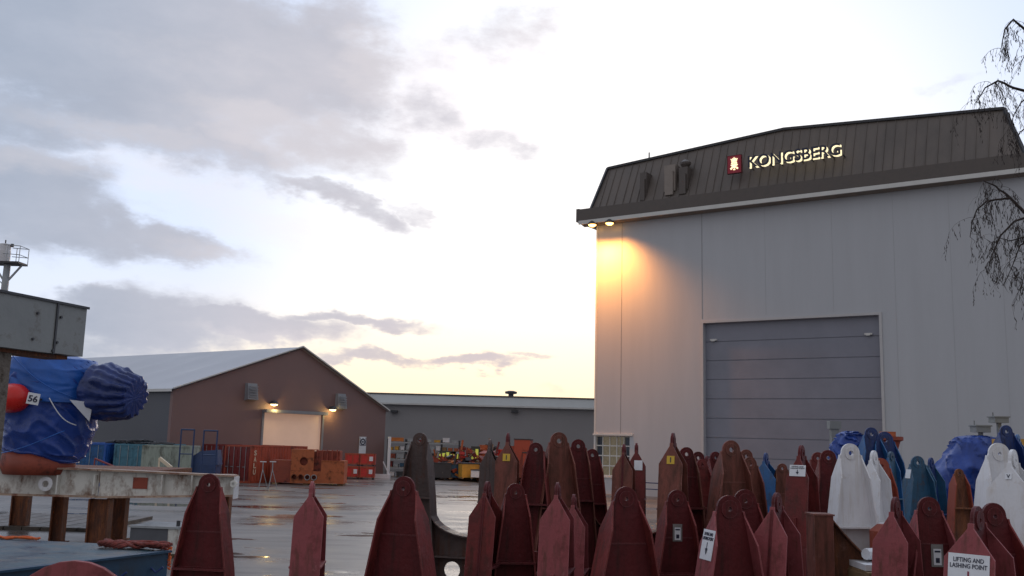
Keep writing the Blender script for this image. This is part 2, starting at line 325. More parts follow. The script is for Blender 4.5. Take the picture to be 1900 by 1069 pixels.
# ================================================================== ground
def ground_mat():
    m = bpy.data.materials.new('wet_asphalt'); m.use_nodes = True; t = m.node_tree; n = t.nodes; l = t.links; b = n['Principled BSDF']
    tc = n.new('ShaderNodeTexCoord')
    def nz(scale, det, vs=(1,1,1), rough=.6, rot=0):
        mp = n.new('ShaderNodeMapping'); mp.inputs['Scale'].default_value = vs; mp.inputs['Rotation'].default_value = (0,0,R(rot)); l.new(tc.outputs['Object'], mp.inputs[0])
        x = n.new('ShaderNodeTexNoise'); x.inputs['Scale'].default_value = scale; x.inputs['Detail'].default_value = det; x.inputs['Roughness'].default_value = rough; l.new(mp.outputs[0], x.inputs['Vector']); return x.outputs[0]
    def mr(v, a, b_, c, d):
        x = n.new('ShaderNodeMapRange'); x.interpolation_type = 'SMOOTHSTEP'; l.new(v, x.inputs[0])
        for i, q in enumerate((a, b_, c, d)): x.inputs[i+1].default_value = q
        return x.outputs[0]
    wet = nz(.16, 9, (.45, 1.3, 1), .64, 6); w = mr(wet, .36, .66, 0, 1)
    mx = n.new('ShaderNodeMix'); mx.data_type = 'RGBA'; l.new(w, mx.inputs[0]); mx.inputs[6].default_value = (.135,.117,.104,1); mx.inputs[7].default_value = (.072,.062,.056,1)
    pat = nz(.9, 7, (.35, 1.2, 1), .7, 4); m0 = n.new('ShaderNodeMix'); m0.data_type = 'RGBA'; m0.blend_type = 'MULTIPLY'; m0.inputs[0].default_value = 1; l.new(mx.outputs[2], m0.inputs[6]); l.new(mr(pat, .3, .7, .55, 1.5), m0.inputs[7])
    pud = mr(nz(.30, 7, (.5, 1.1, 1), .6, -8), .57, .60, 0, 1)
    vo = n.new('ShaderNodeTexVoronoi'); vo.distance = 'CHEBYCHEV'; vo.inputs['Scale'].default_value = .11; l.new(tc.outputs['Object'], vo.inputs['Vector']); sv = n.new('ShaderNodeSeparateColor'); l.new(vo.outputs['Color'], sv.inputs[0]); mv = n.new('ShaderNodeMix'); mv.data_type = 'RGBA'; mv.blend_type = 'MULTIPLY'; mv.inputs[0].default_value = 1; l.new(m0.outputs[2], mv.inputs[6]); l.new(mr(sv.outputs[0], 0, 1, .72, 1.22), mv.inputs[7]); m0 = mv
    sp_ = nz(40, 4); m2 = n.new('ShaderNodeMix'); m2.data_type = 'RGBA'; m2.blend_type = 'MULTIPLY'; m2.inputs[0].default_value = 1; l.new(m0.outputs[2], m2.inputs[6]); l.new(mr(sp_, .3, .7, .6, 1.4), m2.inputs[7])
    l.new(m2.outputs[2], b.inputs['Base Color'])
    rm = n.new('ShaderNodeMix'); rm.data_type = 'FLOAT'; l.new(pud, rm.inputs[0]); l.new(mr(wet, .36, .66, .50, .24), rm.inputs[2]); rm.inputs[3].default_value = .09; l.new(rm.outputs[0], b.inputs['Roughness']); b.inputs['IOR'].default_value = 1.45; b.inputs['Specular IOR Level'].default_value = .95
    bp = n.new('ShaderNodeBump'); bp.inputs['Strength'].default_value = .3; bp.inputs['Distance'].default_value = .006
    h = n.new('ShaderNodeMath'); h.operation = 'MULTIPLY'; l.new(nz(28, 5), h.inputs[0]); l.new(mr(pud, 0, 1, 1, .05), h.inputs[1]); l.new(h.outputs[0], bp.inputs['Height'])
    bp2 = n.new('ShaderNodeBump'); bp2.inputs['Strength'].default_value = .5; bp2.inputs['Distance'].default_value = .03; l.new(nz(.5, 4, (.4,1.4,1)), bp2.inputs['Height']); l.new(bp.outputs[0], bp2.inputs['Normal'])
    l.new(bp2.outputs[0], b.inputs['Normal']); return m
gm = MB(); gm.add([(-2500,-400,0),(2500,-400,0),(2500,4500,0),(-2500,4500,0)], [(0,1,2,3)])
tag(gm.build('ground', ground_mat()), kind='structure')

# ================================================================== the big hall on the right
BA = R(-34.2); t_ = Vector((math.cos(BA), math.sin(BA), 0)); n_ = Vector((-t_.y, t_.x, 0))  # n_ points into the hall
B0 = P(1103, 800, 68.0); B0.z = 0
def fac(px, py, off=0.0):      # facade coordinates (s, z) on the plane 'off' metres behind the wall face
    d = ray(px, py); o = Vector((0, 0, CAMH)); k = ((B0+n_*off)-o).dot(n_)/d.dot(n_)
    q = o+d*k; return (q-B0).dot(t_), q.z
hall = thing('assembly_hall', 'tall pale grey industrial hall with dark ribbed roof band and big blue-grey door', 'building', B0, BA)
WL = fac(1915, 500)[0]; ZE = (fac(1075, 410, -.75)[1]+fac(1900, 319, -.75)[1])/2-.12; ds0, dz = fac(1305, 600); ds1 = fac(1631, 588)[0]
wz0 = fac(1102, 882)[1]; wz1 = fac(1102, 808)[1]; ws1 = fac(1168, 850)[0]
DEP = 34
mb = MB()
mb.box(ws1, ds0, 0, .5, 0, ZE); mb.box(0, ws1, 0, .5, wz1, ZE); mb.box(0, ws1, 0, .5, 0, wz0); mb.box(ds0, ds1, 0, .5, dz, ZE); mb.box(ds1, WL, 0, .5, 0, ZE)
mb.box(0, .5, .502, DEP, 0, wz0); mb.box(0, .5, 2.2, DEP, wz0, wz1); mb.box(0, .5, .502, DEP, wz1, ZE); mb.box(WL-.5, WL, .502, DEP, 0, ZE); mb.box(.5, WL-.5, DEP-.5, DEP-.002, 0, ZE)
mb.build('wall', MT['wall_grey'], hall)
mb = MB()
for px in (1153, 1303): mb.box(fac(px,600)[0]-.02, fac(px,600)[0]+.02, -.012, -.001, 0 if px < 1200 else dz+.3, ZE-.1); mb.build('panel_joint', MT['seam'], hall); mb = MB()
for px in (1420, 1545, 1660, 1765, 1860): mb.box(fac(px,500)[0]-.012, fac(px,500)[0]+.012, -.006, -.001, dz+.3 if px < 1640 else 0, ZE-.1); mb.build('panel_joint', MT['wall_seam'], hall); mb = MB()

mb = MB(); mb.box(-.03, .10, -.03, -.002, 0, ZE); mb.build('corner_trim', MT['trim_light'], hall)
# door
door = MB(); nd = 7; dy = .36
ph = dz/nd
T('frame_grey', (.50,.49,.49), .45, var=.05)
fr = MB(); fr.box(ds0-.16, ds0-.001, -.06, .34, 0, dz+.16); fr.box(ds1+.001, ds1+.16, -.06, .34, 0, dz+.16); fr.box(ds0, ds1, -.06, .34, dz+.001, dz+.16)
fr.build('door_frame', MT['frame_grey'], hall)
zs = [fac(1500, y, dy)[1] for y in (629, 666, 703, 741, 779, 817)]
zs = [dz] + [z for z in zs if z < dz-.3] + [0]
if zs[-2] > 2.2:
    k = zs[-2]; zs = zs[:-1] + [k-(zs[-3]-zs[-2]), 0] if k-(zs[-3]-zs[-2]) > .5 else zs
dr = None
for i in range(len(zs)-1):
    d_ = MB(); d_.box(ds0, ds1, dy, dy+.12, zs[i+1]+.06, zs[i]); d_.box(ds0, ds1, dy+.05, dy+.11, zs[i+1], zs[i+1]+.06)
    d_.build('door_panel', MT['door_blue'], hall)
d_ = MB()
for (px, py) in ((1325, 631), (1612, 620)):  # little lamps in the upper door corners, modelled without light
    s, z = fac(px, py, dy); d_.box(s-.22, s+.22, dy-.16, dy, z-.05, z+.05); d_.box(s-.12, s+.12, dy-.2, dy-.161, z-.1, z+.03)
    d_.build('door_lamp', MT['trim_light'], hall); d_ = MB()
# corner window
wn = MB(); wn.box(.05, ws1-.05, .30, .33, wz0+.05, wz1-.05); wn.box(.30, .33, .34, 2.15, wz0+.05, wz1-.05)
win = MB(); win.box(0, ws1, .22, .29, wz0, wz0+.06); win.box(0, ws1, .22, .29, wz1-.06, wz1)
for k in range(6):
    s = ws1*k/5; win.box(max(0, s-.03), min(ws1, s+.03), .22, .29, wz0+.06, wz1-.06)
for k in range(1, 4): win.box(.03, ws1-.03, .225, .285, wz0+(wz1-wz0)*k/4-.04, wz0+(wz1-wz0)*k/4+.04)
wf = win.build('window', MT['trim_light'], hall); wn.build('pane', MT['window_glow'], wf)
wn = MB(); wn.box(.08, ws1*.17, .294, .299, wz0+.07, wz1-.07); wn.build('blind', MT['window_dark'], wf)
wn = MB(); wn.box(ws1*.82, ws1*.98, .294, .299, wz0+.07, wz1-.07); wn.build('blind', MT['window_dark'], wf)
wn = MB(); wn.box(-.08, ws1+.25, -.10, .0, wz1+.02, wz1+.14); wn.box(-.05, ws1+.15, -.08, 0, wz0-.12, wz0-.02); wn.build('sill', MT['trim_light'], wf)
# eaves, fascia, soffit
OV = .75
e0s, e0z = fac(1075, 410, -OV); e1s, e1z = fac(1900, 319, -OV); ez = (e0z+e1z)/2
fz = fac(1500, 351, -OV)[1] - fac(1500, 363, -OV)[1]
XR = fac(1907, 300, -OV)[0]
mb = MB(); mb.box(e0s, XR, -OV, DEP+.5, ez, ez+.9); mb.build('eaves', MT['fascia'], hall)
mb = MB(); mb.box(e0s-.02, XR+.02, -OV-.10, -OV-.001, ez-.16, ez+.10); mb.build('gutter_trim', MT['trim_light'], hall)
mb = MB(); mb.box(e0s-.25, e0s-.001, -OV-.05, DEP+.5, ez+.05, ez+1.0); mb.box(e0s, XR, -OV-.08, -OV-.001, ez+.101, ez+.95); mb.build('fascia', MT['fascia'], hall)
mb = MB(); mb.hexa([(e0s,-OV+.02,ez-.06),(XR,-OV+.02,ez-.06),(XR,.0,ez-.2),(e0s,.0,ez-.2),(e0s,-OV+.02,ez-.001),(XR,-OV+.02,ez-.001),(XR,0,ez-.001),(e0s,0,ez-.001)])
mb.build('soffit', MT['soffit'], hall)
# leaning ribbed roof band
yb, yt = -.68, 1.0
bl = fac(1097, 394, yb); br = fac(1903, 292, yb); tl = fac(1128, 314, yt); tm = fac(1455, 241, yt); tr = fac(1863, 203, yt)
zb = ez+.9
band = MB()
def topz(s):
    return tl[1]+(tm[1]-tl[1])*(s-tl[0])/(tm[0]-tl[0]) if s < tm[0] else tm[1]+(tr[1]-tm[1])*(s-tm[0])/(tr[0]-tm[0])
mb = MB()
def band_top(q):
    zt = topz(min(max(q, tl[0]), tr[0])); k = 1.0
    if q < tl[0]: k = (q-bl[0])/(tl[0]-bl[0])
    if q > tr[0]: k = (br[0]-q)/(br[0]-tr[0])
    return yb+(yt-yb)*k, zb+(zt-zb)*k
NS = 160; SS = sorted([bl[0]+(br[0]-bl[0])*i/NS for i in range(NS+1)]+[tl[0], tm[0], tr[0]])
for q in SS:
    yk, zk = band_top(q); mb.v += [Vector((q, yb, zb)), Vector((q, yk, zk)), Vector((q, DEP-1, zk)), Vector((q, DEP, zb))]
for i in range(len(SS)-1):
    for k in range(4): a = 4*i; mb.f.append((a+k, a+(k+1) % 4, a+4+(k+1) % 4, a+4+k))
mb.build('roof', MT['roof_dark'], hall)
ribs = MB(); s = bl[0]+.1; random.seed(4)
while s < br[0]-.1:
    # point on the leaning band along constant s
    zt = topz(min(max(s, tl[0]), tr[0])); k = 1.0
    if s < tl[0]: k = (s-bl[0])/(tl[0]-bl[0])
    if s > tr[0]: k = (br[0]-s)/(br[0]-tr[0])
    zt = zb+(zt-zb)*k; yk = yb+(yt-yb)*k
    ribs.bar((s, yb-.02, zb+.02), (s, yk-.02, zt-.02), .05, random.uniform(.03,.05), up=(1,0,0)); s += .62+random.uniform(-.12, .12)
ribs.build('roof_rib', MT['roof_dark'], hall)
mb = MB(); mb.bar((bl[0],yb-.05,zb),(tl[0],yt-.05,tl[1]+.05),.16); mb.bar((tl[0],yt-.05,tl[1]+.05),(tm[0],yt-.05,tm[1]+.05),.16); mb.bar((tm[0],yt-.05,tm[1]+.05),(tr[0],yt-.05,tr[1]+.05),.16); mb.bar((tr[0],yt-.05,tr[1]+.05),(br[0],yb-.05,zb),.16)
mb.build('ridge_flashing', MT['dark_steel'], hall)
for (px, y0, y1, w) in ((1197, 322, 372, .25), (1246, 308, 362, .42), (1271, 312, 360, .32)):
    s, z1 = fac(px, y0, -.2); z0 = fac(px, y1, -.5)[1]
    mb = MB(); mb.box(s-w, s+w, -.50, .6, z0+.3, z1); mb.box(s-w*.7, s+w*.7, -.65, -.501, z0, z1-.5)
    if px == 1271: mb.lathe([(w*.5, 0), (w*1.1, .25), (w*1.2, .4), (w*.3, .62)], 14, (s, -.1, z1))
    mb.build('roof_duct', MT['fascia'] if px != 1246 else MT['soffit'], hall)
s, z = fac(1201, 300, yt); mb = MB(); mb.tube([(s,yt+.3,z-.6),(s,yt+.3,z+.75)], .05); mb.build('roof_antenna', MT['dark_steel'], hall)
# flood lamps under the eaves
def l2w(s, y, z): return B0+t_*s+n_*y+Vector((0,0,z))
for i, (px, py, off) in enumerate(((1099, 417, -.75), (1131, 414, -.80))):
    s, z = fac(px, py, off)
    lo = thing('flood_lamp', ('lit sodium flood lamp hanging at the very corner of the hall eaves', 'lit sodium flood lamp under the eaves just right of the hall corner')[i], 'lamp', l2w(s, off, z), BA, 'flood lamps under the hall eaves')
    b = MB(); b.lathe([(.10,.28),(.30,.12),(.34,.02),(.30,0.0)], 20); b.build('lamp_housing', MT['dark_steel'], lo, True)
    b = MB(); b.lathe([(.02,-.17),(.15,-.14),(.25,-.06),(.28,-.012)], 20); b.build('bulb', MT['bulb_sodium'], lo, True)
    b = MB(); b.tube([(0,0,.28),(0,0,max(.3, ez-.6-z))], .04); b.build('bracket', MT['dark_steel'], lo)
    la = bpy.data.lights.new('flood_light', 'SPOT'); la.energy = (3700, 3700)[i]; la.color = (1, .37, .075); la.spot_size = R(128); la.spot_blend = 1.0; la.shadow_soft_size = .25
    q = bpy.data.objects.new('flood_light', la); COL.objects.link(q); q.parent = lo; q.location = (0, -.95, -.35)
    q.rotation_euler = Vector((-.06, -.16, 1)).to_track_quat('Z', 'Y').to_euler()
# illuminated sign
SO = -1.0
def sign_part():
    s0, z0 = fac(1388, 312, SO); s1, z1 = fac(1561, 268, SO); c0 = fac(1389, 300, SO); c1 = fac(1560, 278, SO)
    zc = (c0[1]+c1[1])/2; w = c1[0]-c0[0]; sx_ = (c0[0]+c1[0])/2; hgt = fac(1392, 287, SO)[1]-fac(1392, 312, SO)[1]
    sg = thing('illuminated_sign', 'backlit company name in dark letters with glowing cream edges on the dark roof band', 'sign', l2w(sx_, SO, zc), BA)
    Mf = frame((0,-.10,0), (1,0,0), (0,0,1)); Mb = frame((0,.24,0), (1,0,0), (0,0,1))
    # M: local z must point to -y (out of the wall): x cross y = (1,0,0)x(0,0,1) = (0,-1,0)
    text_obj('KONGSBERG', 'lettering', MT['ink'], sg, Mf, w, hgt*.86, .04, .012)
    text_obj('KONGSBERG', 'letter_glow', MT['lit_cream'], sg, Mb, w, hgt*.86, .05, .014)
    b = MB()
    for z in (-.25, .25): b.box(-w/2, w/2, .30, .34, z-.03, z+.03)
    for k in range(10): b.box(-w/2+w*k/9-.03, -w/2+w*k/9+.03, .341, 1.3, -.28, -.22)
    b.build('mounting_rail', MT['dark_steel'], sg)
    # crest
    a0 = fac(1350, 306, SO)[0]; a1 = fac(1375, 304, SO)[0]; zt = fac(1362, 289, SO)[1]; zb_ = fac(1362, 321, SO)[1]
    cs = thing('crest_sign', 'small dark red square sign with glowing cream crowned crest left of the company name', 'sign', l2w((a0+a1)/2, SO, (zt+zb_)/2), BA)
    hw = (a1-a0)/2; hh = (zt-zb_)/2
    b = MB(); b.box(-hw, hw, 0, .16, -hh, hh); b.build('sign_panel', MT['logo_red'], cs)
    b = MB(); b.box(-hw-.03, -hw, -.01, .17, -hh-.03, hh+.03); b.box(hw, hw+.03, -.01, .17, -hh-.03, hh+.03); b.box(-hw, hw, -.01, .17, -hh-.03, -hh); b.box(-hw, hw, -.01, .17, hh, hh+.03); b.box(-.05,.05,.171,.95,-.05,.05); b.build('sign_frame', MT['maroon_dark'], cs)
    b = MB(); k = hh
    def pl(pts): b.plate([[(x*k, z*k) for x, z in pts]], -.05, -.001)
    pl([(-.30,.30),(.30,.30),(.34,.38),(-.34,.38)])
    pl([(-.28,.40),(-.42,.62),(-.36,.66),(-.20,.50)]); pl([(.28,.40),(.42,.62),(.36,.66),(.20,.50)])
    pl([(-.16,.40),(-.22,.68),(-.12,.70),(-.06,.42)]); pl([(.16,.40),(.22,.68),(.12,.70),(.06,.42)]); pl([(-.04,.42),(-.05,.76),(0,.82),(.05,.76),(.04,.42)])
    pl([(-.30,.24),(-.10,.24),(-.16,.02),(-.36,.06)]); pl([(.30,.24),(.10,.24),(.16,.02),(.36,.06)]); pl([(-.07,.24),(.07,.24),(.05,-.02),(-.05,-.02)])
    pl([(-.44,-.06),(-.10,0),(-.02,-.10),(-.30,-.22)]); pl([(.44,-.06),(.10,0),(.02,-.10),(.30,-.22)])
    pl([(-.20,-.22),(0,-.10),(.20,-.22),(.26,-.48),(.10,-.40),(0,-.52),(-.10,-.40),(-.26,-.48)])
    pl([(-.48,-.46),(-.30,-.30),(-.26,-.56),(-.40,-.62)]); pl([(.48,-.46),(.30,-.30),(.26,-.56),(.40,-.62)]); pl([(-.14,-.56),(.14,-.56),(.10,-.68),(-.10,-.68)])
    b.build('crest', MT['lit_cream'], cs)
sign_part()
# blue hand rail by the hall wall
rl = thing('guard_rail', 'dark blue steel guard rail at the foot of the pale hall wall', 'rail', l2w(fac(1200,900)[0], -1.6, 0), BA)
b = MB(); b.tube([(-1.5,0,.95),(3.6,0,.95)], .035); b.tube([(-1.5,0,.55),(3.6,0,.55)], .03); b.build('rail', MT['rail_blue'], rl)
for k in range(4):
    b = MB(); b.tube([(-1.5+1.7*k,0,0),(-1.5+1.7*k,0,1.0)], .04); b.build('post', MT['rail_blue'], rl)

# ================================================================== tent-like storage hall
TL, TRr, TP = P(322, 721, 70), P(716, 762, 88), P(558, 646, 79)
gd = (TRr-TL); gd.z = 0; gw = gd.length; gd.normalize(); ga = math.atan2(gd.y, gd.x)
tent = thing('storage_tent', 'brown gabled storage hall with pale fabric roof and glowing doorway', 'building', (TL.x, TL.y, 0), ga)
inv = Matrix.Rotation(-ga, 4, 'Z') @ Matrix.Translation((-TL.x, -TL.y, 0))
def tl_(p): return inv @ p
def onT(px, py, off=0.0):      # gable plane coordinates
    d = ray(px, py); o = Vector((0,0,CAMH)); nn = Vector((-gd.y, gd.x, 0)); k = ((Vector((TL.x,TL.y,0))+nn*off)-o).dot(nn)/d.dot(nn); q = tl_(o+d*k); return q.x, q.z
hL, hR, hP = TL.z, TRr.z, onT(558, 646)[1]; xP = onT(558, 646)[0]
d0x, dtz = onT(490, 764); d1x = onT(598, 769)[0]; dtz = (dtz+onT(598, 772)[1])/2
LEN = 46; HM = (hL+hR)/2
g_ = MB()
def gz(x): return hL+(hP-hL)*x/xP if x < xP else hP+(hR-hP)*(x-xP)/(gw-xP)
g_.plate([[(0,0),(d0x,0),(d0x,dtz),(d1x,dtz),(d1x,0),(gw,0),(gw,hR),(xP,hP),(0,hL)]], 0, .3)
g_.build('gable_wall', MT['gable'], tent)
g_ = MB(); g_.box(-.0, .3, .302, LEN, 0, hL-.05); g_.build('side_wall', MT['tent_side'], tent)
g_ = MB(); g_.box(gw-.3, gw, .302, LEN, 0, hR-.05); g_.box(.3, gw-.3, LEN-.3, LEN-.01, 0, min(hL,hR)-.1); g_.build('side_wall', MT['tent_side'], tent)
# fabric roof with sagging bays
g_ = MB(); nb = 10; nx = 8
for (xa, za, xb, zb2) in ((-.25, hL-.1, xP, hP), (xP, hP, gw+.25, hR-.1)):
    base = len(g_.v); ny = nb*6
    for j in range(ny+1):
        y = -.25+(LEN+.5)*j/ny; ph_ = abs(math.sin(math.pi*j/6))
        for i in range(nx+1):
            u = i/nx; sag = -.16*ph_*math.sin(math.pi*u)
            for lay in (0, 1): g_.v.append(Vector((xa+(xb-xa)*u, y, za+(zb2-za)*u+sag+.08-.1*lay)))
    w_ = 2*(nx+1)
    for j in range(ny):
        for i in range(nx):
            for lay in (0, 1):
                a = base+j*w_+2*i+lay; g_.f.append((a, a+2, a+2+w_, a+w_))
g_.build('roof', MT['tent_roof'], tent, True)
for k in range(1, 10):
    y = -.25+(LEN+.5)*k/10; g_ = MB(); g_.bar((-.2,y,hL+.02),(xP,y,hP+.11),.30,.05); pass
g_ = MB(); g_.bar((-.2,-.28,hL+.02),(xP,-.28,hP+.13),.10); g_.bar((xP,-.28,hP+.13),(gw+.2,-.28,hR+.02),.10); g_.box(-.33,-.26,-.2,LEN,hL-.22,hL-.02); g_.build('roof_edge_trim', MT['trim_light'], tent)
g_ = MB(); g_.box(d0x, d1x, .12, .18, 0, dtz); g_.build('doorway', MT['glow_door'], tent)
g_ = MB(); g_.box(d0x-.18, d0x-.001, -.08, .2, 0, dtz); g_.box(d1x+.001, d1x+.18, -.08, .2, 0, dtz); g_.box(d0x-.18, d1x+.18, -.5, -.001, dtz+.01, dtz+.25); g_.build('door_frame', MT['seam'], tent)
for (px, py) in ((464, 727), (630, 745)):
    x, z = onT(px, py); g_ = MB(); g_.hexa([(x-.5,-.45,z-.6),(x+.5,-.45,z-.6),(x+.5,-.001,z-.7),(x-.5,-.001,z-.7),(x-.45,-.25,z+.65),(x+.45,-.25,z+.65),(x+.5,-.001,z+.65),(x-.5,-.001,z+.65)])
    for k in range(5): g_.box(x-.4, x+.4, -.49+.0*k, -.40, z-.45+.2*k, z-.38+.2*k)
    g_.build('ventilation_box', MT['seam'], tent)
for i, (px, py) in enumerate(((503, 750), (612, 760))):
    x, z = onT(px, py)
    lo = thing('wall_lamp', ('small lit lamp over the left end of the glowing tent doorway', 'small lit lamp over the right end of the glowing tent doorway')[i], 'lamp', inv.inverted() @ Vector((x, -.35, z)), ga, 'lamps over the storage hall doorway')
    b = MB(); b.lathe([(.36,0),(.34,.10),(.2,.26),(.05,.3)], 16); b.bar((0,0,.2),(0,.35,.2),.06); b.build('lamp_shade', MT['dark_steel'], lo)
    b = MB(); b.lathe([(.05,-.14),(.24,-.08),(.30,-.003)], 16); b.build('bulb', MT['bulb_warm'], lo, True)
    la = bpy.data.lights.new('wall_light', 'POINT'); la.energy = 38; la.color = (1,.70,.25); la.shadow_soft_size = .12
    q = bpy.data.objects.new('wall_light', la); COL.objects.link(q); q.parent = lo; q.location = (0,-.35,-.35)
x, z = onT(672, 826); sg = thing('notice_sign', 'white rectangular notice with black round symbol on the brown gable wall', 'sign', inv.inverted() @ Vector((x, -.03, z)), ga)
b = MB(); b.box(-.42,.42,-.03,0,-.75,.72); b.build('sign_board', MT['label_white'], sg)
b = MB(); ring = lambda r: [(r*math.cos(a*math.pi/10), .28+r*math.sin(a*math.pi/10)) for a in range(20)]
b.plate([ring(.30), ring(.19)], -.045, -.031); b.plate([[(-.38,-.04),(-.38,.66),(-.33,.66),(-.33,.01),(.33,.01),(.33,.66),(.38,.66),(.38,-.04)]], -.045, -.031); b.box(-.08,.08,-.05,-.031,.2,.36); b.build('symbol', MT['ink'], sg)

# ================================================================== low far hall
hz0 = P(690, 737, 102); hz1 = P(1112, 737, 102); hx0, hx1 = P(640, 737, 102).x, P(1140, 737, 102).x
zt_ = P(950, 737, 102).z; ze_ = P(950, 754, 101.5).z
lh = thing('low_hall', 'long low grey hall with flat pale roof edge behind the yard', 'building', (0, 102, 0))
b = MB(); b.box(hx0-6, hx1+14, 0, 22, 0, ze_); b.build('wall', MT['hall_wall'], lh)
b = MB(); b.hexa([(hx0-6,-.5,ze_+.01),(hx1+14,-.5,ze_+.01),(hx1+14,22,ze_+.01),(hx0-6,22,ze_+.01),(hx0-6,0.3,zt_),(hx1+14,.3,zt_),(hx1+14,22,zt_),(hx0-6,22,zt_)]); b.build('roof', MT['hall_roof'], lh)
b = MB(); b.box(hx0-6, hx1+14, -.62, -.502, ze_-.12, ze_+.05); b.build('gutter', MT['trim_light'], lh)
b = MB(); b.box(hx0-6, hx1+14, .2, .34, zt_+.002, zt_+.12); b.build('roof_edge', MT['fascia'], lh)
p = P(948, 736, 104); b = MB(); b.lathe([(.28,-.4),(.28,.25),(.62,.30),(.66,.52),(.3,.62)], 18, (p.x, 2.0, p.z)); b.build('roof_vent', MT['dark_steel'], lh)
for px in (731, 955):
    p = P(px, 763, 101.4); b = MB(); b.box(p.x-.35, p.x+.35, -.6, -.001, p.z-.15, p.z+.1); b.build('wall_lamp_housing', MT['dark_steel'], lh)

# ================================================================== containers
def container(label, loc, rz, ln, mtl, dmat, text=None, tmat=None, h=2.59, w=2.44, group='shipping containers in the yard', doorside=-1):
    c = thing('shipping_container', label, 'container', loc, rz, group)
    def corr(y_is, x0, x1, z0, z1, out):
        m = MB(); p = .28; k = int((x1-x0)/p); p = (x1-x0)/k
        prof = []
        for i in range(k): prof += [(x0+i*p, 0), (x0+i*p+p*.3, 0), (x0+i*p+p*.5, .036), (x0+i*p+p*.8, .036)]
        prof.append((x1, 0)); n = len(prof)
        for (x, d) in prof:
            for z in (z0, z1): m.v.append(Vector((x, out*(y_is-d), z)))
        for i in range(n-1): m.f.append((2*i, 2*i+2, 2*i+3, 2*i+1))
        return m
    H = h
    corr(w/2-.02, .1, ln-.1, .16, H-.10, 1).build('side_panel', mtl, c); corr(w/2-.02, .1, ln-.1, .16, H-.10, -1).build('side_panel', mtl, c)
    b = MB(); b.box(.03, ln-.03, -w/2+.03, w/2-.03, H-.06, H-.03); b.build('roof', mtl, c)
    b = MB(); b.box(.05, ln-.05, -w/2+.08, w/2-.08, .10, .14); b.build('floor', MT['dark_steel'], c)
    for x in (0, ln-.12):
        for y in (-w/2, w/2-.12):
            b = MB(); b.box(x, x+.12, y, y+.12, 0, H); b.build('corner_post', mtl, c)
    b = MB()
    for y in (-w/2+.004, w/2-.114): b.box(.12, ln-.12, y, y+.11, H-.10, H-.001); b.box(.12, ln-.12, y, y+.11, .0, .16)
    for x in (.004, ln-.114): b.box(x, x+.11, -w/2+.12, w/2-.12, H-.11, H-.002); b.box(x, x+.11, -w/2+.12, w/2-.12, .001, .15)
    b.build('frame_rail', mtl, c)
    for s in (-1, 1):
        b = MB(); y0, y1 = (-w/2+.125, -.005) if s < 0 else (.005, w/2-.125)
        b.box(.03, .07, y0, y1, .16, H-.12)
        for k in range(3): b.box(.005, .029, y0+.06, y1-.06, .35+k*.72, .85+k*.72)
        d = b.build('door', dmat, c)
        for k in (.3, .75):
            m = MB(); yy = y0+(y1-y0)*k; m.tube([(-.03,yy,.1),(-.03,yy,H-.1)], .018, 6); m.bar((-.03,yy,1.1),(-.03,yy+.25,1.1),.03); m.build('lock_rod', MT['galv'], d)
    b = MB(); b.box(ln-.07, ln-.03, -w/2+.125, w/2-.125, .16, H-.12); b.build('end_wall', mtl, c)
    if text:
        k = len(text)
        for i, ch in enumerate(text):
            text_obj(ch, 'lettering', tmat, c, frame((.42, -w/2-.045+.02, H-.50-i*.44), (1,0,0), (0,0,1)), .26, .36, .01, .02)
    return c
q = G(462, 897); qa = R(62)
cA = container('rust red shipping container with cream vertical letters on its ribbed side', (q.x, q.y, 0), qa, 6.06, MT['cont_orange'], MT['cont_red'], 'SALU', MT['cream_paint'])
# its door end faces us to the left of the lettering
e_dir = Vector((math.cos(qa), math.sin(qa), 0)); s_dir = Vector((-e_dir.y, e_dir.x, 0))
cA.location = (q.x+s_dir.x*1.22, q.y+s_dir.y*1.22, 0)
q2 = cA.location+s_dir*2.75+e_dir*.6; container('dark red container closed end beside the lettered container', (q2.x, q2.y, 0), qa, 6.06, MT['cont_red'], MT['cont_red'])
def cont_at(px0, Y, lab, m_, dm=None, rz=90, ln=6.06):
    q = P(px0, 850, Y); return container(lab, (q.x, Y, 0), R(rz), ln, m_, dm or m_)
cont_at(158, 60.5, 'blue container with panelled doors, leftmost of the row behind the white beam', MT['cont_blue'], MT['blue_paint'])
cont_at(205, 63, 'bright deep blue container squeezed between two others', MT['cont_blue'], MT['cont_blue'], 90)
cont_at(247, 61, 'teal container with dented doors beside the grey green one', MT['cont_teal'])
# grey-green one with its ribbed side to us
q = P(272, 850, 60); container('grey green ribbed container at the right end of the container row', (q.x, 60, 0), R(6), 2.9, MT['cont_greygreen'], MT['cont_greygreen'])
# dark bundle of scrap hoses on the containers
b = MB(); random.seed(8)
for k in range(26):
    x = random.uniform(-1.6, 1.6); z = .06+random.random()*.22*(1-abs(x)/2); b.tube([(x-.6, random.uniform(-.5,.5), z), (x, random.uniform(-.5,.5), z+.1*random.random()), (x+.6, random.uniform(-.5,.5), z)], random.uniform(.03,.06), 6)
qq = P(255, 816, 61.5); o = b.build('hose_bundle', MT['dark_steel']); o.location = (qq.x, 61.8, 2.56); tag(o, 'dark tangle of hoses lying on top of the teal and blue containers', 'hoses')
